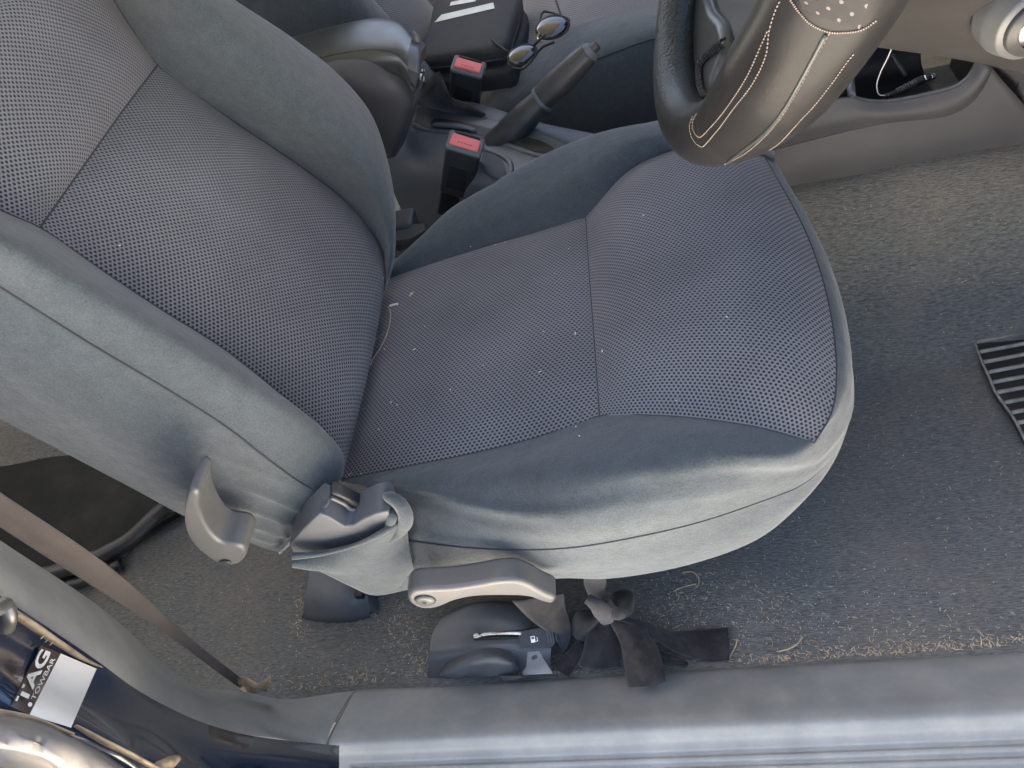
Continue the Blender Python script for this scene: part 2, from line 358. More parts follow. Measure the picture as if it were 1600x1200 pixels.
# ------------------------------------------------------------------ car body around the opening
body = thing('car_body', 'navy car body with door jamb and pillar round the open door', 'car body', (-.5, .2, -.1))
# roof, pillars and closed doors close the cabin in: they keep the cabin in shade
def shell(name, rows, m, nu=24, nv=12, th=.03): return grid(name, loft(rows, nu, nv), m, body, thick=th, off=0)
shell('roof', [[arr(-2.0, y, 1.02 + .06 * (1 - ((y - 1.0) / .8) ** 2)), arr(-.9, y, 1.16 + .06 * (1 - ((y - 1.0) / .8) ** 2)), arr(-.1, y, 1.16 + .06 * (1 - ((y - 1.0) / .8) ** 2)), arr(.32, y, 1.04 + .06 * (1 - ((y - 1.0) / .8) ** 2))] for y in (.26, .5, 1.0, 1.5, 1.76)], 'pad')
shell('rear_door', [[arr(-2.0, .20, z), arr(-1.2, .18, z), arr(-.60, .20, z)] for z in (-.1, .2, .5, .78)], 'silver')
shell('passenger_door', [[arr(-1.0, 1.80, z), arr(-.2, 1.82, z), arr(.75, 1.80, z)] for z in (-.1, .2, .5, .66)], 'plastic')
shell('rear_bulkhead', [[arr(-1.75, y, -.1), arr(-1.6, y, .35), arr(-1.85, y, .8)] for y in (.2, 1.0, 1.8)], 'pad')
# unseen dashboard and open driver's door, added to shade the front footwell
dash = thing('dashboard', 'unseen dark grey dashboard added across the cabin front for shade', 'dashboard', (.6, 1.0, .55))
for nm_, pr_, m_ in (('dash_pad', [(.40, .60), (.39, .70), (.48, .78), (.85, .80), (1.0, .72)], 'black'), ('lower_panel', [(.40, .60), (.48, .50), (.62, .46), (.80, .40)], 'plasticw'), ('bulkhead', [(.80, .40), (.86, .30), (.80, .10), (.74, .0)], 'black')):
    grid(nm_, loft([[arr(x + .03 * (1 - ((y - 1.0) / .75) ** 2), y, z) for x, z in pr_] for y in (.29, .6, 1.0, 1.4, 1.78)], 30, 24), m_, dash)
door = thing('driver_door', 'unseen open driver door added ahead of the sill for shade', 'car door', (.78, -.2, -.1))
grid('door_trim', loft([[arr(.74, .16, z), arr(.80, -.25, z), arr(.90, -.70, z)] for z in (-.12, .1, .4, .66)], 30, 20, lambda u, v: .012 * np.exp(-((v - .55) / .12) ** 2)), 'plasticw', door, thick=.01)
grid('door_skin', loft([[arr(.83, .14, z), arr(.90, -.25, z), arr(.99, -.68, z)] for z in (-.14, .1, .4, .66)], 30, 20), 'paint', door, thick=.004)
# B pillar trim: inner edge, crest, outer edge, running down into the sill
p_in = ry([(*p, .305) for p in [(-190, 715), (-120, 762), (0, 845), (150, 945), (215, 1000), (250, 1033), (310, 1073), (380, 1092), (435, 1097), (519, 1089)]])
p_cr = ry([(*p, .268) for p in [(-190, 738), (-120, 790), (11, 880), (80, 931), (149, 979), (203, 1019), (240, 1048), (280, 1072), (320, 1093), (400, 1117), (518, 1131)]])
p_mid = ry([(*p, .252) for p in [(-190, 770), (-120, 822), (5, 902), (80, 955), (149, 1001), (203, 1042), (240, 1070), (280, 1090), (320, 1111), (400, 1134), (517, 1147)]])
p_out = ry([(*p, .236) for p in [(-190, 800), (-120, 850), (0, 931), (144, 1027), (165, 1043), (213, 1077), (267, 1107), (320, 1130), (380, 1147), (450, 1157), (516, 1164)]])
prof = [Z(1000, *p) for p in [(1050, -.006), (1056, .006), (1066, .014), (1080, .022), (1105, .036), (1124, .046), (1140, .050), (1155, .046), (1165, .042), (1200, .038), (1235, .036), (1275, .034)]]
XJ = -.4315
for row_, k_ in ((p_in, 2), (p_cr, 5), (p_mid, 7), (p_out, 8)): row_[-1] = arr(XJ, *prof[k_][1:])
p_bk = [p + (p - CAM) / np.linalg.norm(p - CAM) * .03 for p in p_in[:-3]] + [p_in[-3] + arr(-.004, .012, -.012), p_in[-2] + arr(0, .008, -.014), arr(XJ, *prof[0][1:])]
grid('pillar_trim', loft([p_bk, p_in, p_cr, p_mid, p_out], 90, 40), 'trim', body)
# painted jamb below the trim
j0 = ry([(*p, .234) for p in [(-190, 800), (-120, 850), (0, 931), (144, 1027), (213, 1077), (267, 1107), (320, 1130), (380, 1147), (450, 1157), (530, 1165)]])
j1 = ry([(*p, .192) for p in [(-190, 890), (-120, 940), (0, 1020), (100, 1080), (200, 1122), (300, 1165), (400, 1190), (530, 1203)]])
j2 = ry([(*p, .150) for p in [(-190, 1090), (-120, 1098), (0, 1108), (50, 1118), (110, 1137), (180, 1162), (230, 1187), (285, 1210), (400, 1262), (530, 1275)]])
j3 = [p + arr(-.01, -.03, -.10) for p in j2]
JG = loft([j0, j1, j2, j3], 120, 60)
grid('door_jamb', JG, 'paint', body)
JP = JG[:45].reshape(-1, 3)
_c = (JP - CAM) @ RW; JX = np.stack([800 + FPX * _c[:, 0] / -_c[:, 2], 600 - FPX * _c[:, 1] / -_c[:, 2]], 1)
def jamb(px, py, lift=.0015):
    d = np.sum((JX - (px, py)) ** 2, 1); i = np.argsort(d)[:6]; w = 1 / (d[i] + 4); dep = (-(((JP[i] - CAM) @ RW)[:, 2]) * w).sum() / w.sum()
    return CAM + ray(px, py) * (dep - lift)
# dusty rubber edge and the dusty edge of the rear door below it
tube('rubber_edge', [jamb(*p, .005) for p in [(-120, 1106), (0, 1117), (55, 1126), (112, 1147)]], [.0055, .006, .0055, .004], 'dusty', body, flat=.25, up=(-.2, -.8, .5))
tube('rubber_edge', [jamb(*p, .004) for p in [(118, 1134), (160, 1158), (205, 1180), (240, 1198), (290, 1224)]], [.003, .007, .0075, .006, .005], 'dusty', body, flat=.25, up=(-.2, -.8, .5))
tube('rubber_edge', [jamb(*p, .003) for p in [(245, 1196), (262, 1193), (276, 1186)]], [.003, .005, .003], 'dusty', body, n=12)
sr = [ry([(*p, y) for p in q]) for q, y in (([(-120, 1118), (0, 1128), (60, 1138), (130, 1168), (200, 1202), (260, 1232)], .146), ([(-120, 1145), (0, 1150), (60, 1162), (130, 1194), (200, 1225), (260, 1260)], .122), ([(-120, 1165), (0, 1170), (60, 1186), (130, 1228), (200, 1262), (260, 1290)], .128), ([(-120, 1240), (0, 1250), (60, 1270), (130, 1310), (200, 1340), (260, 1370)], .10))]
grid('rear_door_edge', displace(loft(sr, 60, 30), lambda u, v: 0.0015 * np.sin(u * 13 + 2 * np.sin(v * 7)) * np.sin(v * 9 + u * 5)), 'silver', body, thick=.004)
# striker strip and striker on the jamb
tube('striker_strip', [jamb(*p, .003) for p in [(-60, 915), (20, 958), (80, 998), (128, 1028), (158, 1042)]], [.010, .010, .010, .008, .002], 'dusty', body, flat=.3, up=(-.2, -.8, .5))
tube('striker_slot', [jamb(*p, .0062) for p in [(48, 978), (75, 996), (112, 1019)]], [.001, .0048, .001], 'sticker', body, n=20, flat=.3, up=(-.2, -.8, .5))
for k in range(3):
    tube('slot_rib', [jamb(66 + k * 7, 985 + k * 5, .0082), jamb(68 + k * 7, 992 + k * 5, .009), jamb(64 + k * 7, 998 + k * 5, .0082)], .0006, 'dusty', body, n=8, seg=6)
st = tube('door_striker', [jamb(-22, 955, .02), jamb(-5, 952, .022), jamb(8, 945, .022), jamb(14, 962, .02), jamb(10, 982, .005)], .0055, 'dull', body, n=30)
# ------------------------------------------------------------------ sticker on the jamb
q_d = [(64, 1008), (95, 1021), (46, 1117), (17, 1103)]; q_w = [(95, 1021), (151, 1045), (111, 1137), (46, 1117)]
def quad(q, s, t): return tuple((1 - t) * ((1 - s) * np.array(q[0]) + s * np.array(q[1])) + t * ((1 - s) * np.array(q[3]) + s * np.array(q[2])))
stk = thing('jamb_sticker', 'white and dark brown towbar sticker on the navy door jamb', 'sticker', jamb(80, 1080))
def patch(name, q, m, lift, n=14): return grid(name, [[jamb(*quad(q, s, t), lift) for t in np.linspace(0, 1, n)] for s in np.linspace(0, 1, n)], m, stk, uv=False)
patch('white_panel', q_w, 'white', .0036); patch('dark_panel', q_d, 'sticker', .0038)
def lettering(name, s, x0, x1, y0, y1, fit):
    """text laid on the dark panel: reads from the lower end (t=1) to the upper end (t=0); up is towards s=0"""
    c = bpy.data.curves.new(name, 'FONT'); c.body = s; c.resolution_u = 3; c.offset = fit
    ob = bpy.data.objects.new(name, c); COL.objects.link(ob); bpy.context.view_layer.update()
    me = bpy.data.meshes.new_from_object(ob.evaluated_get(bpy.context.evaluated_depsgraph_get())); bpy.data.objects.remove(ob)
    V = np.array([v.co for v in me.vertices]); lo = V.min(0); hi = V.max(0); F = [tuple(p.vertices) for p in me.polygons]
    U_ = (V - lo) / np.maximum(hi - lo, 1e-9)
    P = [jamb(*quad(q_d, y0 + (y1 - y0) * (1 - b), x0 + (x1 - x0) * (1 - a)), .0068) for a, b, _ in U_]
    return mk(name, P, F, 'white', stk, smooth=False)
lettering('lettering', 'TAG', .04, .90, .06, .60, .03)
lettering('lettering', 'TOWBAR', .10, .78, .70, .90, .015)
mk('lettering_dot', [jamb(*quad(q_d, .80 + .10 * math.cos(a), .86 + .034 * math.sin(a)), .0068) for a in np.linspace(0, 2 * math.pi, 18)[:-1]], [tuple(range(17))], 'white', stk, smooth=False)

# ------------------------------------------------------------------ sill trim
pf = cr(prof, 150)[:, 1:]; pf = np.vstack([pf, [[pf[-1, 0] - .004, .026], [pf[-1, 0] - .006, -.02], [pf[-1, 0] - .002, -.16]]])
SX = np.concatenate([np.linspace(-.428, -.38, 26), np.linspace(-.375, 1.0, 110)])
def grooves(x, y):
    d = 0
    for yc in (Z(1000, 1180, .041)[1], Z(1000, 1197, .040)[1], Z(1000, 1215, .038)[1], Z(1000, 1232, .038)[1]):
        d = d + .0035 * np.exp(-((y - yc) / .0022) ** 4) * sstep(-.405, -.398, x)
    return d
G = np.array([[[x, y, z - (grooves(x, y) if z > .03 else 0)] for x in SX] for y, z in pf])
sill = thing('sill_trim', 'grey plastic door sill trim with long grooves below the seat', 'door sill', (.2, .2, 0))
grid('sill_plate', G, 'trim', sill, uv=False)
prism('end_cap', [arr(-.431, y, z - .001) for y, z in pf[::6]] + [arr(-.431, pf[-1, 0], -.16), arr(-.431, .305, -.16)], (.003, 0, 0), 'trim', sill, bevel=0)

# ------------------------------------------------------------------ driver's seat
seat = thing('driver_seat', 'charcoal cloth driver seat with grey mesh centre panels', 'car seat', (-.15, .61, 0))
up = arr(0, 0, 1.)
A_r = rz([(592, 440, .256), (680, 410, .266), (760, 385, .274), (840, 362, .283), (915, 338, .290)])
A_f = rz([(915, 338, .290), (985, 265, .310), (1065, 231, .324), (1130, 228, .330), (1195, 245, .325)])
B_r = rz([(530, 750, .256), (640, 728, .264), (740, 708, .271), (840, 683, .279), (937, 650, .288)])
B_f = rz([(937, 650, .288), (1020, 649, .299), (1100, 655, .307), (1190, 669, .311), (1272, 692, .305)])
crease = rz([(592, 440, .256), (567, 590, .256), (530, 750, .256)])
mids = rz([(915, 338, .290), (921, 430, .297), (930, 550, .297), (937, 650, .288)])
front = rz([(1195, 245, .325), (1262, 370, .328), (1296, 480, .325), (1307, 590, .318), (1299, 645, .312), (1272, 692, .305)])
cush = grid('cushion', coons(A_r, B_r, crease, mids, 60, 60, .016, 5, up), 'mesh', seat)
sub(grid('front_panel', coons(A_f, B_f, mids, front, 60, 60, .016, 5, up), 'mesh'), cush)
hem_px = [(585, 925, .358), (650, 922, .358), (780, 912, .36), (875, 903, .36), (950, 904, .36), (1050, 889, .362), (1150, 859, .368), (1200, 834, .377), (1250, 789, .392), (1281, 754, .412)]
o0 = B_r + B_f[1:]
o1 = rz([(588, 768, .266), (700, 760, .288), (850, 745, .304), (1000, 725, .316), (1130, 715, .318), (1230, 712, .310), (1286, 706, .298)])
o2 = rz([(630, 812, .258), (720, 825, .272), (860, 820, .284), (1000, 795, .290), (1120, 768, .289), (1220, 744, .281), (1293, 722, .279)])
o3 = rz([(622, 843, .238), (750, 857, .246), (880, 857, .249), (1000, 838, .252), (1100, 814, .253), (1200, 780, .254), (1250, 761, .254), (1291, 738, .254)])
hem = ry(hem_px)
cloth = lambda a, f1, f2: (lambda u, v: a * np.sin(f1 * u + 3 * np.sin(4 * v)) * np.sin(f2 * v + 2 * np.sin(5 * u)) * np.sin(np.pi * v))
fr_ = cr(front, 40)[::-1]
def wrap(side, off, seg=None):
    off = np.array(off); t = np.linspace(0, 1, 40)[:, None]
    fpart = fr_ + off * sstep(0, .12, t) if False else fr_ + off
    a = cr(side, 90); k = 5
    R_ = np.vstack([a[:-k], fpart[k:]]) if seg is None else np.vstack([a, fpart[1:]])
    if seg is None:
        lead = cr([a[-k - 12], a[-k - 1], fpart[k], fpart[k + 8]], 60)
        bridge = cr([a[-k - 1]] + [p for p in (a[-k - 1] * .30 + fpart[k] * .30 + .40 * ((a[-1] + fpart[0]) / 2),)] + [fpart[k]], 2 * k + 1)[1:-1]
        R_ = np.vstack([a[:-k], bridge, fpart[k:]])
        for _ in range(6):
            lo, hi = 70, min(len(R_) - 2, 118); R_[lo:hi] = .25 * R_[lo - 1:hi - 1] + .5 * R_[lo:hi] + .25 * R_[lo + 1:hi + 1]
    else: 
        R_ = np.vstack([a, fpart[1:]])
    n = 128; s = np.linspace(0, len(R_) - 1, n); return np.stack([np.interp(s, np.arange(len(R_)), R_[:, q]) for q in range(3)], 1)
w0 = wrap(o0, (0, 0, 0), 1); w1 = wrap(o1, (.011, 0, -.008)); w2 = wrap(o2, (.017, 0, -.030)); w3 = wrap(o3, (.016, 0, -.060)); w5 = wrap(hem, (.002, 0, -.098)); w4 = (w3 + w5) / 2 + arr(0, -.005, 0); w6 = w5 + arr(-.004, .02, -.004)
def dense(rows, nv, disp): 
    R_ = np.array(rows); G_ = np.array([cr(R_[:, j], nv) for j in range(R_.shape[1])]).transpose(1, 0, 2); return displace(G_, disp)
def bolster_folds(u, v):
    f = .0016 * np.sin(17 * u + 3 * np.sin(4 * v)) * np.sin(8 * v + 2 * np.sin(5 * u)) * np.sin(np.pi * v)
    for u0, v0, sl, L_, a in ((.16, .62, .9, .11, .0022), (.30, .70, .25, .16, .0018), (.47, .55, -.3, .12, .0013), (.08, .45, 1.6, .07, .0022)):
        d = (v - v0) - sl * (u - u0); f = f - a * np.exp(-(d / .045) ** 2) * np.exp(-((u - u0) / L_) ** 2) + a * .7 * np.exp(-((d - .08) / .06) ** 2) * np.exp(-((u - u0) / L_) ** 2)
    return f
ob = grid('side_bolster', dense([w0, w1, w2, w3], 56, bolster_folds), 'fabric', seat)
def sidefold(u, v): return .0022 * np.sin(9 * v + 5 * u + 2 * np.sin(9 * u)) * np.sin(np.pi * v) * (.4 + np.exp(-((u - .1) / .12) ** 2))
grid('side_valance', dense([w3, w4, w5, w6], 30, sidefold), 'fabric', seat)
i0 = A_r + A_f[1:]
i1 = rz([(604, 428, .262), (690, 372, .285), (800, 325, .305), (900, 275, .325), (985, 222, .338), (1060, 205, .344), (1150, 218, .340), (1208, 247, .325)])
i2 = rz([(612, 412, .258), (665, 362, .28), (705, 325, .29), (770, 287, .305), (850, 241, .32), (940, 206, .33), (1040, 189, .335), (1130, 190, .33), (1212, 238, .318)])
i3 = [p + arr(0, .014, -.04) for p in cr(i2, 12)]; i4 = [p + arr(0, .0, -.15) for p in cr(i2, 12)]
grid('side_bolster', loft([i0, i1, i2, i3, i4], 100, 50), 'fabric', seat)
for nm, pts in (('seam', o0), ('seam', i0), ('seam', mids), ('seam', front)): tube(nm, [p + arr(0, 0, -.0002) for p in pts], .0009, 'seam', seat, n=70, seg=6)
tube('piping', [p + arr(0, -.0003, .0003) for p in w3[:88:3]], [.0008, .0008, .0008, .0007, .0005, .0001], 'seam', seat, n=70, seg=6)
# rear flap of the cushion cover with its rolled edge
f0 = ry([(458, 866, .352), (505, 862, .354), (560, 847, .356), (600, 828, .358), (634, 806, .372)]); f1_ = ry([(460, 877, .350), (515, 897, .350), (550, 911, .352), (587, 926, .354), (652, 919, .370)])
fm = [(a + b) / 2 + arr(0, -.006, 0) for a, b in zip(cr(f0, 9), cr(f1_, 9))]
fl = grid('cover_flap', loft([f0, fm, f1_], 50, 24, lambda u, v: .002 * np.sin(8 * v + 6 * u)), 'fabric', seat, thick=.002)
sub(tube('rolled_edge', [p + arr(0, -.002, 0) for p in f0], [.004, .0022, .0022, .003, .004], 'fabric'), fl)
sub(tube('rolled_edge', ry([(600, 775, .385), (612, 778, .376), (626, 789, .370), (634, 808, .364), (626, 830, .362), (606, 846, .358)]), [.003, .006, .007, .007, .005, .003], 'fabric'), fl)
sub(tube('rolled_edge', ry([(594, 800, .378), (604, 797, .373), (613, 806, .366), (608, 822, .362)]), [.003, .005, .005, .004], 'fabric'), fl)
# backrest
bi = rb([(590, 478, 0), (598, 430, .008), (598, 400, .012), (583, 367, .010), (542, 317, .006), (479, 267, .002), (362, 188, 0), (246, 102, -.002)])
bo = rb([(535, 752, 0), (528, 715, .012), (500, 672, .010), (440, 618, .006), (350, 546, .002), (250, 483, 0), (167, 428, 0), (62, 356, -.002)])
bt = rb([(246, 102, -.002), (196, 167, .004), (146, 237, .004), (62, 356, -.002)]); bb = rb([(590, 478, 0), (570, 600, .004), (535, 752, 0)])
ui = rb([(246, 102, -.002), (210, 52, 0), (179, 4, 0), (140, -60, 0), (100, -130, 0)]); uo = rb([(62, 356, -.002), (0, 328, .002), (-100, 264, .002), (-180, 205, 0)])
ut = [ui[-1], (ui[-1] + uo[-1]) / 2 + BN * .01, uo[-1]]
brest = grid('backrest', coons(bi, bo, bb, bt, 70, 60, .022, 4, BN), 'mesh', seat)
sub(grid('upper_panel', coons(ui, uo, bt, ut, 40, 50, .016, 5, BN), 'mesh'), brest)
k0 = bi + ui[1:]
k1 = rb([(600, 455, .02), (610, 405, .045), (611, 372, .055), (600, 312, .072), (560, 240, .084), (490, 165, .088), (400, 85, .088), (310, 10, .088), (240, -60, .086), (180, -130, .08)])
k2 = rb([(604, 450, .012), (615, 410, .034), (617, 375, .045), (617, 317, .062), (605, 250, .072), (576, 175, .076), (522, 112, .078), (459, 62, .078), (363, 0, .078), (290, -60, .076), (225, -125, .07)])
k3 = [p + arr(0, .012, 0) - BN * .05 for p in cr(k2, 14)]; k4 = [p - arr(0, .02, 0) - BN * .17 for p in cr(k2, 14)]
grid('backrest_bolster', loft([k0, k1, k2, k3, k4], 90, 50, cloth(.001, 11, 6)), 'fabric', seat)
l0 = bo + uo[1:]
l1 = rb([(534, 745, .02), (532, 716, .050), (498, 676, .060), (438, 636, .066), (345, 576, .068), (240, 515, .068), (150, 465, .068), (50, 405, .068), (0, 378, .068), (-100, 315, .066), (-190, 255, .06)])
l2 = rb([(529, 744, .018), (512, 776, .022), (467, 752, .026), (420, 718, .03), (350, 664, .032), (245, 598, .034), (150, 542, .034), (75, 495, .034), (0, 448, .034), (-100, 385, .034), (-200, 320, .03)])
l3 = ry([(*p, .392) for p in [(437, 863), (415, 857), (388, 847), (340, 829), (285, 805), (205, 762), (125, 720), (60, 686), (0, 655), (-100, 600), (-200, 545)]])
lm = [(a + b) / 2 + arr(0, -.010, 0) for a, b in zip(cr(l2, 16), cr(l3, 16))]
def gather(u, v):
    w = np.exp(-(u / .17) ** 1.6) * np.clip(v * 6, 0, 1) * np.clip((1 - v) * 3, 0, 1)
    ph = v * 15 - u * 9 + .8 * np.sin(11 * u)
    return -.011 * w * (np.abs(np.sin(ph)) ** .6 - .6) + .0012 * np.sin(9 * u + 7 * v) * np.sin(np.pi * v)
grid('backrest_bolster', loft([l0, l1, l2], 100, 40, lambda u, v: -.003 * np.exp(-(u / .12) ** 2) * np.sin(np.pi * v) * np.sin(30 * u + 4 * v)), 'fabric', seat)
grid('backrest_side', loft([l2, lm, l3], 110, 50, gather), 'fabric', seat)
tube('piping', [p + arr(0, -.0005, 0) for p in l2[1:]], .0010, 'seam', seat, n=70, seg=6)
for nm, pts in (('seam', k0), ('seam', l0), ('seam', bt)): tube(nm, pts, .0011, 'seam', seat, n=60, seg=6)
tube('rolled_hem', [cr(l2, 100)[2]] + ry([(505, 792, .372), (472, 828, .378), (437, 863, .388)]), [.002, .003, .003, .002], 'fabric', seat, n=30)
grid('back_panel', loft([l3, [(a * .5 + b * .5) - BN * .03 for a, b in zip(cr(l3, 14), cr(k4, 14))], k4], 60, 30), 'fabric', seat)
# plastic hinge cover between cushion and backrest
hc = prism('hinge_cover', [Y(*p, .364) for p in [(452, 853), (474, 826), (500, 802), (520, 812), (538, 823), (552, 821), (568, 811), (586, 803), (606, 800), (614, 818), (560, 848), (500, 864), (460, 866)]], (0, .032, .004), 'plastic', seat, bevel=.0018)
hs = [Y(*p, .382) for p in [(512, 788), (540, 798), (556, 800), (562, 790), (538, 778), (520, 770)]]
sub(prism('slot', [p + arr(0, -.0, .001) for p in hs], (0, .012, .003), 'black', None, bevel=.002), hc)
sub(tube('slot_rib', ry([(517, 777, .380), (538, 787, .380), (548, 795, .380), (557, 797, .380)]), .0022, 'lever', None, n=20), hc)
# inboard hinge pieces
obox('hinge_cover', Z(630, 365, .24), arr(1, 0, 0), arr(0, 1, 0), arr(0, 0, 1), (.05, .04, .06), 'plastic', seat, bevel=.006)
prism('hinge_bracket', [Z(*p, .262) for p in [(612, 340), (632, 350), (662, 348), (664, 358), (640, 372), (614, 376)]], (0, 0, -.02), 'lever', seat, bevel=.002)
# recliner lever
oz = lambda pts, ox, oy, s: [(ox + x / s, oy + y / s) for x, y in pts]
rl = oz([(165, 178), (145, 240), (136, 330), (150, 420), (200, 500), (280, 568), (350, 603), (420, 612), (468, 596), (500, 540), (470, 500), (420, 488), (360, 480), (300, 430), (262, 370), (232, 300), (222, 240), (226, 200), (200, 176)], 250, 720, 3.72)
rlo = prism('recliner_lever', [Y(*p, .335) for p in rl], (0.004, .034, .004), 'lever', seat, bevel=.0065, segs=4, smooth_n=60)
sub(ell('screw', Y(352, 879, .334), (.006, 0, 0), (0, 0, .0045), (0, .002, 0), 'black'), rlo)
# height lever
hl = oz([(104, 205), (125, 185), (180, 178), (300, 172), (420, 155), (520, 138), (590, 138), (650, 158), (710, 192), (770, 222), (748, 242), (700, 232), (640, 212), (540, 207), (400, 212), (310, 232), (260, 254), (200, 266), (150, 260), (112, 236)], 600, 860, 2.857)
hlo = prism('height_lever', [Y(*p, .318) for p in hl], (0, .024, .003), 'lever', seat, bevel=.005, segs=4, smooth_n=70)
bc = Y(664, 940, .316)
def disc(name, c, r, m, parent, n=28, dy=.003, ring=0):
    return tube(name, [c + arr(0, dy, 0), c + arr(0, dy * .3, 0), c + arr(0, -.0, 0)], [r, r, r * .9], m, parent, n=5, seg=n, up=(0, 0, 1))
pv = disc('pivot', bc, .0105, 'black', None); sub(pv, hlo); sub(disc('pivot', bc + arr(0, -.0008, 0), .0095, 'lever', None), hlo); sub(disc('screw', bc + arr(0, -.0014, 0), .0045, 'plastic', None), hlo)
sub(disc('screw', bc + arr(0, -.0020, 0), .0022, 'deep', None), hlo)
# frame and runners under the cushion
obox('seat_frame', (-.17, .66, .135), arr(1, 0, 0), arr(0, 1, 0), arr(0, 0, 1), (.30, .34, .10), 'deep', seat, bevel=.01)
for y in (.50, .80):
    obox('runner', (-.22, y, .045), arr(1, 0, 0), arr(0, 1, 0), arr(0, 0, 1), (.40, .035, .075), 'deep', seat, bevel=.004)
# knotted ties of the seat cover
def ribbon(name, rows, m, parent, th=.0016, nu=24, nv=10, wob=.0012): return grid(name, loft(rows, nu, nv, lambda u, v: wob * np.sin(7 * u + 5 * v) * np.sin(4 * v + 1)), m, parent, thick=th, off=0)
tie = thing('knotted_tie', 'dark cloth seat cover ties knotted in a bow under the cushion', 'cloth tie', Z(940, 1000, .01))
tube('strap', ry([(930, 890, .372), (930, 918, .368), (934, 938, .362)]), [.011, .012, .007], 'strap', tie, n=16, flat=.4, up=(0, -1, .3))
kn = tube('knot', [Y(918, 935, .352), Y(932, 946, .346), Y(946, 962, .350), Y(944, 972, .358)], [.006, .011, .010, .005], 'strap', tie, n=20, flat=.7, up=(0, -1, .6))
tube('knot_wrap', [Y(946, 938, .356), Y(958, 956, .348), Y(972, 962, .352)], [.005, .007, .004], 'felt', tie, n=16)
Zr = lambda pts: [Z(*p) for p in pts]
ribbon('loop', [Zr([(945, 945, .075), (960, 925, .080), (988, 926, .075), (992, 942, .066)]), Zr([(948, 955, .07), (965, 950, .082), (985, 950, .075), (990, 955, .062)]), Zr([(952, 962, .062), (970, 966, .066), (984, 964, .06), (989, 960, .056)])], 'felt', tie)
ribbon('loop', [Zr([(938, 955, .070), (905, 955, .070), (892, 970, .055), (893, 985, .035)]), Zr([(938, 965, .072), (915, 975, .072), (905, 990, .055), (903, 1000, .03)]), Zr([(937, 968, .06), (925, 985, .055), (917, 1000, .035), (910, 1006, .018)])], 'felt', tie)
ribbon('tail', [Zr([(932, 966, .060), (915, 1000, .052), (905, 1040, .030)]), Zr([(940, 968, .064), (935, 1005, .058), (930, 1046, .034)]), Zr([(950, 968, .060), (962, 1000, .050), (968, 1042, .026)])], 'felt', tie)
ribbon('tail', [Zr([(948, 962, .064), (968, 1000, .058), (975, 1040, .052), (982, 1074, .048)]), Zr([(958, 962, .068), (992, 998, .066), (1005, 1035, .060), (1012, 1072, .052)]), Zr([(968, 962, .060), (1010, 985, .054), (1030, 1020, .054), (1040, 1064, .048)])], 'felt', tie)
ribbon('tail', [Zr([(960, 958, .070), (1010, 972, .050), (1050, 988, .026), (1090, 985, .012), (1138, 980, .008)]), Zr([(965, 966, .072), (1015, 985, .054), (1060, 1005, .030), (1100, 1010, .016), (1139, 1006, .010)]), Zr([(965, 975, .060), (1020, 995, .040), (1060, 1020, .020), (1100, 1033, .008), (1140, 1032, .006)])], 'felt', tie)
ribbon('tail', [Zr([(905, 1000, .034), (885, 1020, .026), (862, 1038, .020)]), Zr([(912, 1005, .036), (895, 1030, .030), (875, 1050, .024)]), Zr([(916, 1010, .030), (902, 1035, .024), (888, 1058, .018)])], 'felt', tie)
ribbon('flap', [ry([(800, 938, .360), (830, 968, .354), (866, 998, .350), (880, 1020, .348)]), ry([(840, 932, .362), (862, 960, .358), (880, 985, .354), (890, 1000, .352)]), ry([(880, 925, .370), (884, 950, .368), (888, 965, .364), (892, 975, .36)])], 'felt', tie)
ribbon('flap', [Zr([(985, 1008, .022), (1030, 1018, .014), (1075, 1034, .006)]), Zr([(990, 1030, .02), (1030, 1038, .01), (1075, 1040, .005)])], 'felt', tie)
# ------------------------------------------------------------------ ray casting helper for things that lie on a built surface
from mathutils.bvhtree import BVHTree
def bvh(*obs):
    V = []; F = []
    for o in obs:
        k = len(V); V += [v.co.copy() for v in o.data.vertices]; F += [tuple(i + k for i in p.vertices) for p in o.data.polygons]
    return BVHTree.FromPolygons(V, F)
def hit(t, px, py, lift=0):
    r = ray(px, py); d = Vector(r).normalized(); loc, nrm, _, dist = t.ray_cast(Vector(CAM), d)
    if loc is None: return None
    if nrm.dot(d) > 0: nrm = -nrm
    return np.array(loc + nrm * lift)
# ------------------------------------------------------------------ fuel release housing on the floor
rel = thing('release_housing', 'dusty grey plastic housing on the carpet holding the fuel flap lever', 'lever housing', Z(770, 1030, 0))
R0 = Zr([(690, 968, .0), (740, 948, .0), (800, 945, .0), (862, 962, .0)])
R1 = Zr([(692, 962, .040), (735, 946, .055), (795, 944, .058), (858, 958, .045)])
R2 = Zr([(676, 990, .038), (735, 980, .056), (800, 978, .060), (864, 984, .046)])
R3 = Zr([(672, 1012, .036), (735, 1006, .052), (800, 1003, .056), (862, 1006, .044)])
R4 = Zr([(670, 1032, .028), (735, 1018, .048), (800, 1014, .052), (860, 1030, .032)])
R5 = Zr([(667, 1060, .004), (735, 1060, .010), (800, 1056, .010), (862, 1054, .006)])
hg = grid('housing', loft([R0, R1, R2, R3, R4, R5], 60, 50, lambda u, v: .004 * np.exp(-((v - .62) / .06) ** 2) * np.sin(np.pi * u)), 'lever', rel)
ht = bvh(hg)
def onh(px, py, l): 
    q = hit(ht, px, py, l); return q if q is not None else Z(px, py, .05)
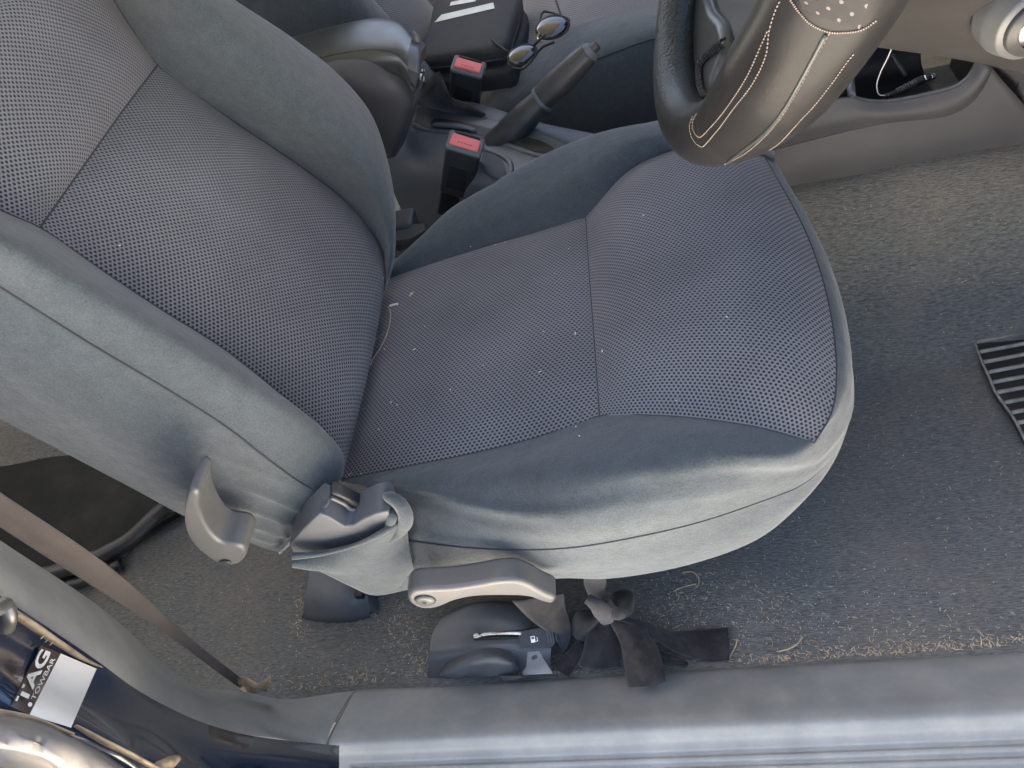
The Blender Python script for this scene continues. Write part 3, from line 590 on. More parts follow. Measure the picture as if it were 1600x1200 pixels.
# bulge at the foot of the housing
b0 = [onh(*p, .0) for p in [(684, 1056), (700, 1035), (735, 1018), (775, 1012), (800, 1020), (812, 1042), (818, 1056)]]
b1 = [p + arr(0, -.010, .010) for p in b0[1:-1]]; bm_ = [(b0[0] + b0[-1]) / 2 + arr(0, -.004, .001)]
grid('bulge', loft([b0, [b0[0]] + [p + arr(0, -.014, .006) for p in b0[1:-1]] + [b0[-1]], [b0[0] * .85 + b0[-1] * .15] + [p * .6 + (b0[0] + b0[-1]) * .2 + arr(0, -.012, .002) for p in b0[1:-1]] + [b0[-1] * .85 + b0[0] * .15], [b0[0] * (1 - t) + b0[-1] * t for t in np.linspace(.1, .9, 7)]], 40, 24), 'lever', rel)
tube('slot', [onh(742, 996, .0006), onh(780, 994, .0006), onh(822, 992, .0006)], [.004, .0042, .004], 'deep', rel, n=20, flat=.25)
tube('lever_rod', [onh(745, 996, .003), onh(765, 993, .008), onh(790, 992, .012), onh(816, 992, .014)], [.0018, .002, .0022, .003], 'steel', rel, n=24)
tube('rod_end', [onh(743, 996, .003), onh(753, 995, .005)], [.0032, .0028], 'steel', rel, n=6)
kp = [onh(812, 987, .016), onh(858, 985, .018), onh(869, 1003, .016), onh(862, 1012, .014), onh(812, 1012, .012)]
kb = np.mean(kp, 0); kn_ = np.cross(kp[1] - kp[0], kp[-1] - kp[0]); kn_ /= np.linalg.norm(kn_); kn_ = kn_ if kn_[2] > 0 else -kn_
kp = [p - kn_ * ((p - kb) @ kn_) for p in kp]
kno = prism('lever_knob', kp, -kn_ * .009, 'black', rel, bevel=.002); kno['label'] = 'black lever knob with white fuel pump symbol'
ke1 = kp[1] - kp[0]; ke1 = ke1 / np.linalg.norm(ke1); ke2 = np.cross(kn_, ke1)
def sym(name, pts, o=(0, 0)): 
    return sub(mk(name, [kb + kn_ * .0006 + ke1 * (x + o[0]) * .001 + ke2 * (y + o[1]) * .001 for x, y in pts], [tuple(range(len(pts)))], 'white', None, smooth=False), kno)
OX = (-7, 1.0)
sym('pump_symbol', [(-2.4, -3.4), (2.4, -3.4), (2.4, .2), (-2.4, .2)], OX); sym('pump_symbol', [(-2.4, .2), (-1.6, .2), (-1.6, 2.6), (-2.4, 2.6)], OX); sym('pump_symbol', [(1.6, .2), (2.4, .2), (2.4, 2.6), (1.6, 2.6)], OX); sym('pump_symbol', [(-2.4, 2.6), (2.4, 2.6), (2.4, 3.4), (-2.4, 3.4)], OX)
sym('pump_symbol', [(3.0, -3.0), (5.2, -3.0), (5.2, 1.6), (4.5, 1.6), (4.5, -2.3), (3.0, -2.3)], OX)
for k in range(4): sub(obox('grip_rib', kb + kn_ * .0004 + ke1 * (.010 + .003 * k) + ke2 * -.0005, ke1, ke2, kn_, (.0012, .011, .0014), 'lever', None, bevel=.0003, segs=1), kno)
prism('foot_tab', [onh(*p, .0015) for p in [(824, 1018), (842, 1016), (850, 1030), (864, 1053), (812, 1054), (822, 1040)]], (0, .004, -.006), 'trim', rel, bevel=.001)
# rear runner cover
rc = thing('runner_cover', 'dark rounded plastic cover over the rear seat runner end', 'runner cover', Z(525, 945, 0))
c0_ = Zr([(476, 968, .0), (505, 972, .0), (545, 972, .0), (578, 966, .0)]); c1_ = Zr([(474, 958, .018), (505, 964, .024), (545, 963, .024), (578, 955, .016)])
c2_ = Zr([(478, 930, .040), (508, 938, .046), (545, 938, .046), (574, 930, .036)]); c3_ = Zr([(484, 885, .044), (510, 885, .052), (545, 885, .052), (566, 885, .044)]); c4_ = Zr([(486, 850, .01), (510, 850, .01), (545, 850, .01), (562, 850, .01)])
cg = grid('cover', loft([c0_, c1_, c2_, c3_, c4_], 40, 40), 'plastic', rc)
obox('notch', Z(563, 925, .045), arr(1, 0, 0), arr(0, 1, 0), arr(0, 0, 1), (.012, .016, .010), 'deep', rc, bevel=.002)
grid('skirt', loft([[p + arr(-.012 * s, 0, -p[2]) for p, s in zip((c[0] for c in (c1_, c2_, c3_)), (1, .5, 0))], [c[0] for c in (c1_, c2_, c3_)]], 20, 6), 'plastic', rc)
grid('skirt', loft([[p + arr(.008 * s, 0, -p[2]) for p, s in zip((c[-1] for c in (c1_, c2_, c3_)), (1, .5, 0))], [c[-1] for c in (c1_, c2_, c3_)]], 20, 6), 'plastic', rc)
# ------------------------------------------------------------------ seat belt
sb = thing('seat_belt', 'brown grey seat belt webbing running down beside the door pillar', 'seat belt', Z(405, 1085, .0))
e0 = ry([(-200, 632, .312), (0, 770, .312), (170, 885, .318), (300, 1000, .326), (372, 1056, .330), (418, 1090, .332)]); e1 = ry([(-200, 690, .300), (0, 823, .300), (150, 918, .306), (250, 984, .312), (340, 1050, .318), (405, 1097, .322)])
ribbon('webbing', [e0, [(a + b) / 2 + arr(0, -.001, 0) for a, b in zip(cr(e0, 12), cr(e1, 12))], e1], 'belt', sb, th=.0014, nu=60, nv=10, wob=.0006)
ribbon('torn_label', [ry([(368, 1062, .318), (385, 1060, .312), (405, 1066, .308), (421, 1056, .306)]), ry([(372, 1068, .318), (388, 1070, .310), (404, 1074, .306), (420, 1068, .304)]), ry([(378, 1074, .318), (392, 1078, .312), (406, 1082, .308), (415, 1084, .306)])], 'leaf', sb, th=.0006, wob=.003)
mt = prism('rear_shade_mat', Zr([(-260, 560, .014), (60, 600, .014), (330, 690, .014), (300, 785, .014), (240, 822, .014), (180, 862, .014), (110, 892, .014), (20, 912, .014), (-260, 930, .014)]), (0, 0, -.010), 'matting', None, bevel=.003, smooth_n=60); tag(mt, 'black mat added to darken the floor behind the driver seat', 'floor mat')  # near-black mat added to deepen the shade in the rear footwell
# pipe lying in the rear footwell
pp = tube('floor_pipe', Zr([(300, 770, .06), (250, 800, .035), (205, 842, .03), (150, 872, .03), (85, 895, .03), (30, 905, .03)]), .012, 'black', None, n=50); tag(pp, 'thick black cable duct lying in the dark rear footwell', 'cable duct')
pp = tube('floor_pipe', Zr([(190, 880, .014), (140, 905, .014), (95, 917, .014), (30, 930, .014)]), .009, 'black', None, n=40); tag(pp, 'thinner black cable beside the thick cable duct behind the seat', 'cable')
ck = tube('carpet_clip', Zr([(183, 868, .004), (196, 866, .012), (200, 856, .004)]), .003, 'plastic', None, n=14); tag(ck, 'small grey carpet clip on the rear floor beside the cable duct', 'carpet clip')
# ------------------------------------------------------------------ centre console
con = thing('centre_console', 'grey blue plastic centre console between the two front seats', 'console', (-.0, .99, .15))
ZD = .292
cs_top = ry([(1000, 285, .897), (1120, 250, .897), (1210, 226, .897), (1300, 203, .897), (1386, 184, .897), (1480, 172, .897), (1512, 154, .897), (1529, 132, .897), (1545, 100, .897)])
cs_bot = ry([(1000, 350, .897), (1120, 322, .897), (1210, 303, .897), (1240, 296, .897), (1360, 275, .897), (1480, 252, .897), (1576, 233, .897), (1600, 228, .897), (1650, 220, .897)])
cs_mid = [(a + b) / 2 + arr(0, -.004, 0) for a, b in zip(cr(cs_top, 12), cr(cs_bot, 12))]
grid('side_panel', loft([cs_top, cs_mid, cs_bot], 60, 20), 'plasticw', con, thick=.004)
lip = ry([(1000, 232, .893), (1120, 200, .893), (1230, 168, .893), (1328, 151, .893), (1345, 157, .893), (1380, 160, .893), (1440, 150, .893), (1495, 135, .893), (1517, 118, .893), (1534, 92, .893)])
seam_ = [p + arr(0, -.006, 0) for p in cs_top]
grid('upper_side', loft([lip, [(a + b) / 2 + arr(0, -.006, 0) for a, b in zip(cr(lip, 14), cr(seam_, 14))], seam_], 80, 20), 'plasticw', con, thick=.004)
tube('panel_gap', [p + arr(0, -.0072, .0005) for p in cs_top], .0009, 'lever', con, n=60, seg=6)
# front deck and the open tray
zl = lip[3][2]
deck = [[arr(x, y, zl + .002 + .006 * math.sin(math.pi * (y - .89) / .22)) for x in (.13, .16, .20, .235)] for y in (.893, .95, 1.02, 1.10)]
grid('front_deck', loft(deck, 30, 20), 'plastic', con, thick=.004)
tr0 = [lip[i] + arr(0, .004, -.001) for i in range(3, 10)]
tray = [tr0, [p + arr(0, .012, -.012) for p in tr0], [arr(p[0], .925, .235) for p in tr0], [arr(p[0], 1.0, .225) for p in tr0], [arr(p[0], 1.075, .235) for p in tr0], [arr(p[0], 1.09, .36) for p in tr0]]
grid('tray', loft(tray, 50, 50), 'black', con, thick=.003)
tube('tray_lip', lip[3:], .0035, 'plastic', con, n=50)
tube('tray_wall', [lip[3] + arr(.002, 0, 0), arr(lip[3][0] + .012, .95, zl), arr(lip[3][0] + .015, 1.02, zl), arr(lip[3][0] + .005, 1.09, zl)], .005, 'plastic', con, n=30)
grid('tray_rear_wall', loft([[arr(lip[3][0] + .008, y, zl) for y in (.9, .98, 1.09)], [arr(lip[3][0] + .02, y, .22) for y in (.9, .98, 1.09)]], 12, 8), 'deep', con)
tube('divider', ry([(1393, 85, 1.04), (1415, 119, 1.02)]), .003, 'lever', con, n=8)
# dark cavity above and in front of the tray (underside of the dash)
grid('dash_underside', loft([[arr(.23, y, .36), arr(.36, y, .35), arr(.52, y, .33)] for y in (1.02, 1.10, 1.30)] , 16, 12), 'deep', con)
grid('tray_end', loft([[arr(.45, y, .20), arr(.452, y, .30), arr(.46, y, .40)] for y in (.90, 1.0, 1.10)], 10, 10), 'black', con)
# rear part of the console: deck round the handbrake, outboard flank
d_o = Zr([(600, 247, ZD), (640, 247, ZD), (690, 256, ZD), (760, 275, ZD), (830, 297, ZD), (930, 330, ZD)])
d_i = Zr([(640, 150, ZD), (690, 150, ZD), (760, 165, ZD), (830, 188, ZD), (910, 205, ZD), (1010, 225, ZD)])
d_m = [(a + b) / 2 + arr(0, 0, .004) for a, b in zip(cr(d_o, 10), cr(d_i, 10))]
grid('rear_deck', loft([[p + arr(0, .02, -.05) for p in d_i], d_i, d_m, d_o, [p + arr(0, -.016, -.02) for p in d_o], [p + arr(0, -.02, -.14) for p in d_o], [p + arr(0, -.02, -.24) for p in d_o]], 70, 60), 'plastic', con)
ZE = ZD + .003
rim = Zr([(646, 196, ZE), (650, 180, ZE), (668, 171, ZE), (705, 174, ZE), (760, 186, ZE), (820, 202, ZE), (880, 222, ZE), (905, 236, ZE), (890, 252, ZE), (840, 243, ZE), (790, 226, ZE), (720, 209, ZE), (660, 203, ZE), (646, 196, ZE)])
tube('handbrake_surround', rim, .006, 'plastic', con, n=90, flat=.8)
inn = cr(rim, 60)[:-1]; cen = inn.mean(0)
hbw = mk('handbrake_slot', [p * .86 + cen * .14 + arr(0, 0, .0038) for p in inn] , [tuple(range(59))], 'plastic', con, smooth=False)
slot = Zr([(672, 192, ZE + .006), (676, 186, ZE + .006), (720, 190, ZE + .006), (775, 203, ZE + .006), (850, 222, ZE + .006), (868, 236, ZE + .006), (850, 238, ZE + .006), (780, 218, ZE + .006), (720, 203, ZE + .006), (680, 198, ZE + .006)])
mk('slot_opening', cr(slot + [slot[0]], 40)[:-1], [tuple(range(39))], 'deep', con, smooth=False)
tube('slot_bar', Zr([(677, 194, ZE + .008), (720, 198, ZE + .008), (742, 204, ZE + .008)]), [.006, .006, .004], 'plastic', con, n=16, flat=.5)
mk('side_pocket', cr(Zr([(752, 252, ZD + .006), (757, 236, ZD + .006), (784, 250, ZD + .006), (790, 268, ZD + .006), (782, 278, ZD + .006), (757, 270, ZD + .006), (752, 252, ZD + .006)]), 30)[:-1], [tuple(range(29))], 'deep', con, smooth=False)
tube('pocket_rim', Zr([(757, 234, ZD + .004), (786, 246, ZD + .004), (798, 258, ZD + .004), (795, 276, ZD + .004), (780, 284, ZD + .004)]), .0045, 'plastic', con, n=30)
# armrest box and padded lid
zL = .455
lf = Zr([(380, 80, zL), (455, 60, zL), (520, 42, zL), (588, 29, zL), (626, 36, zL), (648, 60, zL)]); ln = Zr([(400, 128, zL), (470, 103, zL), (530, 88, zL), (583, 82, zL), (616, 88, zL), (637, 107, zL)])
lmid = [(a + b) / 2 + arr(0, 0, .008) for a, b in zip(cr(lf, 10), cr(ln, 10))]
arm = thing('armrest', 'black padded leather armrest lid on a grey storage box', 'armrest', (-.38, 1.0, .25))
lid = grid('lid', loft([[p + arr(0, .006, -.02) for p in lf], lf, lmid, ln, [p + arr(.001, -.009, -.010) for p in ln], [p + arr(.0, -.007, -.024) for p in ln], [p + arr(0, .004, -.027) for p in ln]], 60, 60), 'leather', arm)
fe = [lf[-1], lmid[-1], ln[-1]]
sub(grid('lid_end', loft([[p + arr(.0, 0, 0) for p in fe], [p + arr(.012, -.002, -.010) for p in fe], [p + arr(.006, -.004, -.027) for p in fe]], 20, 16), 'leather'), lid)
for q, dz in ((ln, .0005), (lf, .0005)): sub(stitch('stitching', [p + arr(0, .004 if q is ln else -.004, dz + .0015) for p in q], 'seam', None, n=60, r=.0009), lid)
bx0 = ry([(400, 150, .995), (470, 124, .995), (530, 108, .995), (583, 101, .995), (612, 105, .995), (628, 116, .995), (642, 142, .998), (648, 145, 1.004)])
bx1 = ry([(420, 190, .980), (490, 155, .978), (548, 134, .977), (594, 130, .977), (618, 135, .978), (632, 146, .982), (642, 160, .99), (646, 160, 1.0)])
bx2 = ry([(450, 250, .982), (520, 215, .982), (572, 192, .982), (608, 186, .982), (622, 188, .983), (630, 190, .987), (634, 191, .993), (637, 191, 1.0)])
bx3 = ry([(480, 330, .99), (540, 300, .99), (580, 268, .99), (603, 250, .99), (610, 247, .99), (613, 246, .992), (616, 245, .996), (619, 243, 1.0)])
grid('box', loft([[p + arr(0, .02, .004) for p in bx0], bx0, bx1, bx2, bx3], 60, 50), 'plasticw', arm)
grid('box_front', loft([[r_[-1] for r_ in (bx0, bx1, bx2, bx3)], [r_[-1] + arr(.008, .03, 0) for r_ in (bx0, bx1, bx2, bx3)], [r_[-1] + arr(.004, .09, 0) for r_ in (bx0, bx1, bx2, bx3)]], 24, 20), 'plastic', arm)
prism('front_frame', [Y(*p, 1.0) for p in [(645, 52), (655, 64), (659, 85), (654, 120), (648, 145), (641, 141), (627, 113), (636, 108), (645, 80)]], (0, .012, .0), 'lever', arm, bevel=.003)
# ------------------------------------------------------------------ handbrake
hb = thing('handbrake', 'black plastic handbrake lever pulled up beside the seat belt buckles', 'handbrake', (-.2, 1.0, .29))
hp = lambda px, py: Y(px, py, 1.0)
tube('sleeve', [hp(770, 228), hp(795, 210), hp(825, 178), hp(853, 150)], [.022, .0265, .023, .0172], 'black', hb, n=30, seg=20, flat=.85)
tube('grip', [hp(848, 155), hp(875, 128), hp(905, 98), hp(921, 82)], [.0185, .0198, .0182, .015], 'black', hb, n=30, seg=20)
tube('grip', [hp(919, 84), hp(924, 79), hp(927, 76)], [.0152, .013, .009], 'plastic', hb, n=8, seg=20)
tube('ring', [hp(846.5, 156.5), hp(850.5, 152.5)], .0198, 'plastic', hb, n=6, seg=24)
tube('release_button', [hp(926, 77), hp(934, 70)], [.0068, .0062], 'black', hb, n=6, seg=16)
# ------------------------------------------------------------------ seat belt buckles
def buckle(top, bot, label, w=.049, d=.033):
    e = thing('belt_buckle', label, 'belt buckle', bot, 'seat belt buckles at the console')
    ez = top - bot; Ls = np.linalg.norm(ez); ez /= Ls; ex = arr(1, -.22, 0); ex -= ez * (ex @ ez); ex /= np.linalg.norm(ex); ey = np.cross(ez, ex)
    c = (top + bot) / 2
    obox('housing', c, ex, ey, ez, (w, d, Ls), 'black', e, bevel=.0055, segs=4, taper=.98)
    obox('face_label', c - ey * (d / 2 + .0004) + ez * Ls * -.08, ex, ey, ez, (w * .56, .0012, Ls * .46), 'deep', e, bevel=.0004, segs=1)
    fr = obox('frame', top - ez * .003, ex, ey, ez, (w + .002, d + .002, .008), 'plastic', e, bevel=.0035)
    bt = obox('press_button', top - ey * .0015 + ez * .0012, ex, ey, ez, (w * .84, d * .62, .006), 'red', e, bevel=.0025); bt['label'] = 'red press button'
    for k in range(5): sub(obox('mark', top + ex * (k - 2) * .0042 - ey * .0062 + ez * .0043, ex, ey, ez, (.0026, .0016, .0006), 'sticker', None, bevel=.0001, segs=1), bt)
    obox('slit', top + ey * d * .40 + ez * .0008, ex, ey, ez, (w * .72, .0028, .004), 'deep', e, bevel=.0006, segs=1)
    obox('stalk', bot - ez * .024, ex, ey, ez, (w * .86, d * .8, .055), 'deep', e, bevel=.004)
buckle(Y(727, 223, .93), Y(713, 296, .95), 'black seat belt buckle with red button close to the mesh driver seat')
buckle(Y(732, 103, 1.13), Y(724, 168, 1.15), 'black seat belt buckle with red button behind the handbrake slot')
# ------------------------------------------------------------------ felt flap lying on the console
ff = thing('felt_flap', 'black felt cloth flap draped over the console by the armrest', 'cloth flap', Z(690, 160, .3))
fz = lambda pts: [Z(620 + x / 8, 80 + y / 8, z) for x, y, z in pts]
ribbon('cloth', [fz([(260, 420, .35), (400, 370, .36), (480, 270, .375), (540, 262, .375)]), fz([(240, 520, .33), (420, 480, .35), (540, 420, .36), (600, 410, .355)]), fz([(225, 600, .315), (450, 600, .33), (620, 560, .335), (690, 580, .33)]), fz([(215, 660, .305), (560, 700, .313), (760, 690, .318), (900, 665, .316)]), fz([(300, 668, .301), (640, 745, .302), (900, 770, .306), (1110, 795, .304)]), fz([(420, 680, .298), (700, 765, .299), (900, 810, .300), (1060, 828, .299)])], 'felt', ff, th=.003, nu=30, nv=30, wob=.001)
ch = thing('bead_charm', 'tiny white and black plastic bead charm beside the armrest', 'charm', Z(659, 121, .36))
ell('bead', Z(659, 121, .362), (.0040, 0, 0), (0, .0045, 0), (0, 0, .006), 'white', ch); ell('bead', Z(660, 113, .367), (.0035, 0, 0), (0, .0028, 0), (0, 0, .0028), 'deep', ch); ell('bead', Z(661, 110, .370), (.0028, 0, 0), (0, .0022, 0), (0, 0, .002), 'white', ch)
# ------------------------------------------------------------------ passenger seat
ps = thing('passenger_seat', 'charcoal passenger seat with mesh panels beyond the console', 'car seat', (-.15, 1.38, 0))
s0 = ry([(700, 185, 1.27), (780, 125, 1.27), (885, 48, 1.27), (960, 22, 1.27), (1040, 9, 1.27), (1150, 0, 1.27), (1250, 0, 1.27)])
s1 = ry([(700, 195, 1.20), (780, 145, 1.20), (885, 80, 1.20), (960, 45, 1.20), (1040, 28, 1.20), (1150, 18, 1.20), (1250, 20, 1.20)])
s2 = ry([(715, 205, 1.155), (800, 172, 1.155), (880, 118, 1.155), (960, 82, 1.155), (1040, 56, 1.155), (1150, 45, 1.155), (1250, 45, 1.155)])
s3 = ry([(715, 230, 1.145), (800, 225, 1.145), (880, 180, 1.145), (960, 150, 1.145), (1040, 135, 1.145), (1150, 120, 1.145), (1250, 120, 1.145)])
s4 = [p + arr(0, .01, -.12) for p in s3]
grid('side_bolster', loft([s0, s1, s2, s3, s4], 60, 50), 'fabric', ps)
tube('seam', [p + arr(0, -.0005, .0005) for p in s2], .0012, 'seam', ps, n=50, seg=6)
t1 = [p + arr(0, .30, 0.0) for p in cr(s0, 8)]; t2 = [p + arr(0, .40, .015) for p in cr(s0, 8)]
pin = grid('cushion', loft([s0, [p + arr(0, .08, .006) for p in cr(s0, 8)], [p + arr(0, .20, .006) for p in cr(s0, 8)], t1], 60, 40), 'mesh', ps)
grid('side_bolster', loft([t1, t2, [p + arr(0, .46, -.02) for p in cr(s0, 8)]], 40, 20), 'fabric', ps)
cx = Y(885, 48, 1.27)[0]; mseam = [hit(bvh(pin), 884 - 3 * k, 46 - 9 * k, .001) for k in range(8)]; mseam = [q for q in mseam if q is not None]
if len(mseam) > 2: tube('seam', mseam, .0014, 'seam', ps, n=20, seg=6)
# its backrest, leaning back behind the armrest
def pb(up_, y, d=0): return arr(-.37, y, .27) + BU * up_ + BN * d
UPS = (-.02, .08, .2, .35, .5)
grid('backrest', loft([[pb(u_, y, d) for u_ in UPS] for y, d in ((1.30, .0), (1.36, .015), (1.5, .015), (1.58, .0))], 40, 30), 'mesh', ps)
grid('backrest_bolster', loft([[pb(u_, y, d) for u_ in UPS] for y, d in ((1.30, .0), (1.25, .055), (1.19, .06), (1.165, .03), (1.17, -.10))], 40, 40), 'fabric', ps)
# ------------------------------------------------------------------ bag and sunglasses on the passenger seat
bag = thing('laptop_bag', 'flat black zipped bag with a white strip lying on the passenger seat', 'bag', Z(735, 60, .3))
zB = .335
def soft(name, top, h, m, parent, inset=.004, nu=80):
    T = cr(list(top) + [top[0]], nu + 1); c = T[:-1].mean(0)
    rows = [T * 0 + c + arr(0, 0, .005)] + [c + (T - c) * f + arr(0, 0, z) for f, z in ((.5, .005), (.9, .003), (.97, 0), (1.0, -.006), (1.0, -h * .5), (.985, -h))]
    return grid(name, np.array(rows), m, parent, uv=False)
bgp = Zr([(652, 92, zB), (668, 45, zB), (690, -10, zB), (745, -22, zB), (808, -20, zB), (812, 0, zB), (800, 40, zB), (788, 72, zB), (770, 76, zB), (720, 84, zB)])
bg = soft('cover', bgp, .03, 'bag', bag)
bg2 = soft('lower_pocket', [p + arr(.004, -.012, -.034) for p in bgp], .03, 'bag', bag)
bt_ = bvh(bg)
def onb(px, py, l=.0012):
    q = hit(bt_, px, py, l); return q if q is not None else Z(px, py, zB + .006)
def strip(name, q, m, parent, l): return grid(name, [[onb(*quad(q, s, t), l) for t in np.linspace(0, 1, 5)] for s in np.linspace(0, 1, 12)], m, parent, uv=False)
strip('white_strip', [(690, 24), (771, 5), (773, 14), (679, 36)], 'tape', bag, .0012)
strip('white_strip', [(705, 4), (740, -3), (744, 3), (703, 10)], 'tape', bag, .0012)
tube('zip', [p + arr(0, -.002, -.018) for p in [bgp[0], *bgp[9:6:-1], bgp[6], bgp[5]]], .0016, 'seam', bag, n=50, seg=6)
tube('zip_pull', [onb(770, 66, .004), onb(777, 72, .004), Z(795, 82, .33), Z(800, 80, .325)], .0022, 'deep', bag, n=16)
sg = thing('sunglasses', 'brown lens sunglasses lying on the edge of the passenger seat', 'sunglasses', Z(840, 70, .3))
zs = .345
def lens(c, w, h, tilt):
    ex = np.array(Z(c[0] + w, c[1] - tilt, zs) - Z(*c, zs)); ez = arr(-.1, -.55, .8); ez /= np.linalg.norm(ez); ey = np.cross(ez, ex); ey *= h
    o = ell('lens', Z(*c, zs), ex, ey, ez * .006, 'lens', sg)
    P = [Z(*c, zs) + ex * 1.04 * math.cos(a) + ey * 1.04 * math.sin(a) - ez * .001 for a in np.linspace(0, 2 * math.pi, 30)]
    sub(tube('lens_frame', P, .0016, 'deep', None, n=50, seg=8, cap=False), o)
lens((816, 85), 19, .72, 12); lens((863, 42), 21, .82, 13)
tube('bridge', [Z(833, 72, zs + .004), Z(842, 63, zs + .010), Z(850, 55, zs + .004)], .0022, 'deep', sg, n=16)
tube('temple', [Z(884, 36, zs), Z(888, 30, zs - .01), Z(850, 18, zs - .012), Z(846, 22, zs - .012), Z(842, 40, zs - .01)], .002, 'deep', sg, n=30)
tube('temple', [Z(800, 92, zs), Z(793, 98, zs - .006), Z(815, 108, zs - .006), Z(850, 72, zs - .008), Z(866, 66, zs - .006)], .002, 'deep', sg, n=30)
tube('nose_pad', [Z(842, 52, zs + .006), Z(840, 60, zs + .008), Z(846, 66, zs + .006)], .0014, 'gold', sg, n=10)
# ------------------------------------------------------------------ steering wheel
wheel = thing('steering_wheel', 'worn dark leather steering wheel with tan stitching above the seat', 'steering wheel', (.12, .63, .69))
wa = arr(-.9, 0, .436); wa /= np.linalg.norm(wa); we1 = arr(0, -1, 0); we2 = np.cross(we1, wa); we2 = we2 if we2[2] > 0 else -we2
wp0 = Z(1105, 215, .54)
def wpt(px, py, off=0): return PL(px, py, wp0 + wa * off, wa)
wc = arr(wp0[0], .63, wp0[2]); wc = wc + we2 * .168; WR = .197
def rimpt(a): return wc + WR * (we1 * math.sin(a) - we2 * math.cos(a))          # a = 0 at the bottom, positive outboard
def ring(name, a0, a1, rads, m, n=90, seg=28, fl=1.0):
    A = np.linspace(a0, a1, n); rr = np.interp(A, rads[0], rads[1]); V = []
    for a, r in zip(A, rr):
        rad = (we1 * math.sin(a) - we2 * math.cos(a))
        for k in range(seg):
            b = 2 * math.pi * k / seg; V.append(rimpt(a) + r * (rad * math.cos(b) + wa * math.sin(b) * fl))
    F = [(i * seg + k, i * seg + (k + 1) % seg, (i + 1) * seg + (k + 1) % seg, (i + 1) * seg + k) for i in range(n - 1) for k in range(seg)]
    return mk(name, V, F, m, wheel)
RR = ([-3.2, -.9, -.55, -.1, .4, .8, 1.15, 1.5, 3.2], [.017, .017, .018, .0195, .022, .026, .035, .036, .018])
rimo = ring('rim', -math.pi, math.pi, RR, 'rim', 240)
rt = bvh(rimo)
def onr(px, py, l=.0004):
    q = hit(rt, px, py, l); return q if q is not None else wpt(px, py)
def rstitch(px, n=40, r=.00042): 
    P = [hit(rt, *p, .0005) for p in cr([(x, y, 0) for x, y in px], 24)[:, :2]]; P = [q for q in P if q is not None]
    if len(P) > 3: sub(stitch('stitching', P, 'thread', None, n=n, r=r, gap=.34), rimo)
z3 = lambda pts: [(1020 + x / 4.286, y / 4.286) for x, y in pts]
rstitch(z3([(298, 760), (272, 810), (275, 870), (310, 918), (400, 840), (520, 690), (640, 500), (730, 300), (775, 200)]), 70)
rstitch(z3([(272, 775), (252, 830), (262, 910), (322, 980), (420, 890), (540, 730), (670, 560), (760, 370), (785, 200), (830, 60), (860, 0)]), 80)
rstitch(z3([(480, 1095), (600, 1035), (740, 920), (860, 780), (960, 620), (1080, 400), (1190, 205)]), 60)
rstitch(z3([(780, 1000), (850, 950), (980, 810), (1090, 690), (1200, 550), (1300, 410), (1350, 350)]), 50)
# seam crease beside the third stitch line
P = [hit(rt, *p, .0002) for p in cr([(x, y, 0) for x, y in z3([(500, 1085), (760, 880), (880, 730), (980, 560), (1160, 230)])], 30)[:, :2]]; P = [q for q in P if q is not None]
if len(P) > 3: sub(tube('seam', P, .0013, 'leather', None, n=50, seg=6), rimo)
pq = z3([(930, -160), (1500, -160), (1380, 190), (1010, 60)]); perf = mesh_fabric('perforated_leather', (.036, .034, .033), (.16, .14, .13), p=.0085, q=.0065, hu=7, hv=4.2); 
pg = [[hit(rt, *quad(pq, s, t), .0009) for t in np.linspace(0, 1, 16)] for s in np.linspace(0, 1, 16)]
if all(q is not None for r_ in pg for q in r_): sub(grid('perforated_panel', pg, perf), rimo)
rstitch(z3([(925, 0), (990, 90), (1060, 160), (1180, 212), (1290, 215), (1400, 195), (1500, 130)]), 40, .0006)
# hub pad and the lower spoke
prism('hub_pad', [wpt(*p, -.022) for p in z3([(330, -200), (410, 40), (440, 150), (462, 250), (500, 300), (535, 390), (492, 500), (572, 545), (660, 540), (830, 380), (960, 100), (1000, -200)])], -wa * .05, 'lever', wheel, bevel=.006)
prism('spoke', [wpt(*p, -.012) for p in z3([(190, -100), (215, 120), (205, 250), (250, 420), (300, 660), (370, 660), (400, 500), (480, 290), (440, 130), (380, 60), (330, -100)])], -wa * .03, 'leather', wheel, bevel=.007)
prism('spoke_cover', [wpt(*p, -.008) for p in z3([(350, 690), (480, 505), (575, 548), (600, 620), (470, 720)])], -wa * .03, 'plastic', wheel, bevel=.003)
lc = z3([(462, 285), (400, 330), (335, 390), (305, 450), (305, 530), (315, 600), (340, 670)]); lp = cr([(x, y, 0) for x, y in lc], 26)[:, :2]
for k, p in enumerate(lp[:-1]):
    q = wpt(*p, -.009); d = wpt(*lp[k + 1], -.009) - q; s_ = np.cross(d, wa); s_ /= np.linalg.norm(s_) + 1e-9
    tube('lacing', [q - s_ * .004 - wa * .002, q + wa * .002, q + s_ * .004 - wa * .002], .0012, 'deep', wheel, n=8, seg=6)
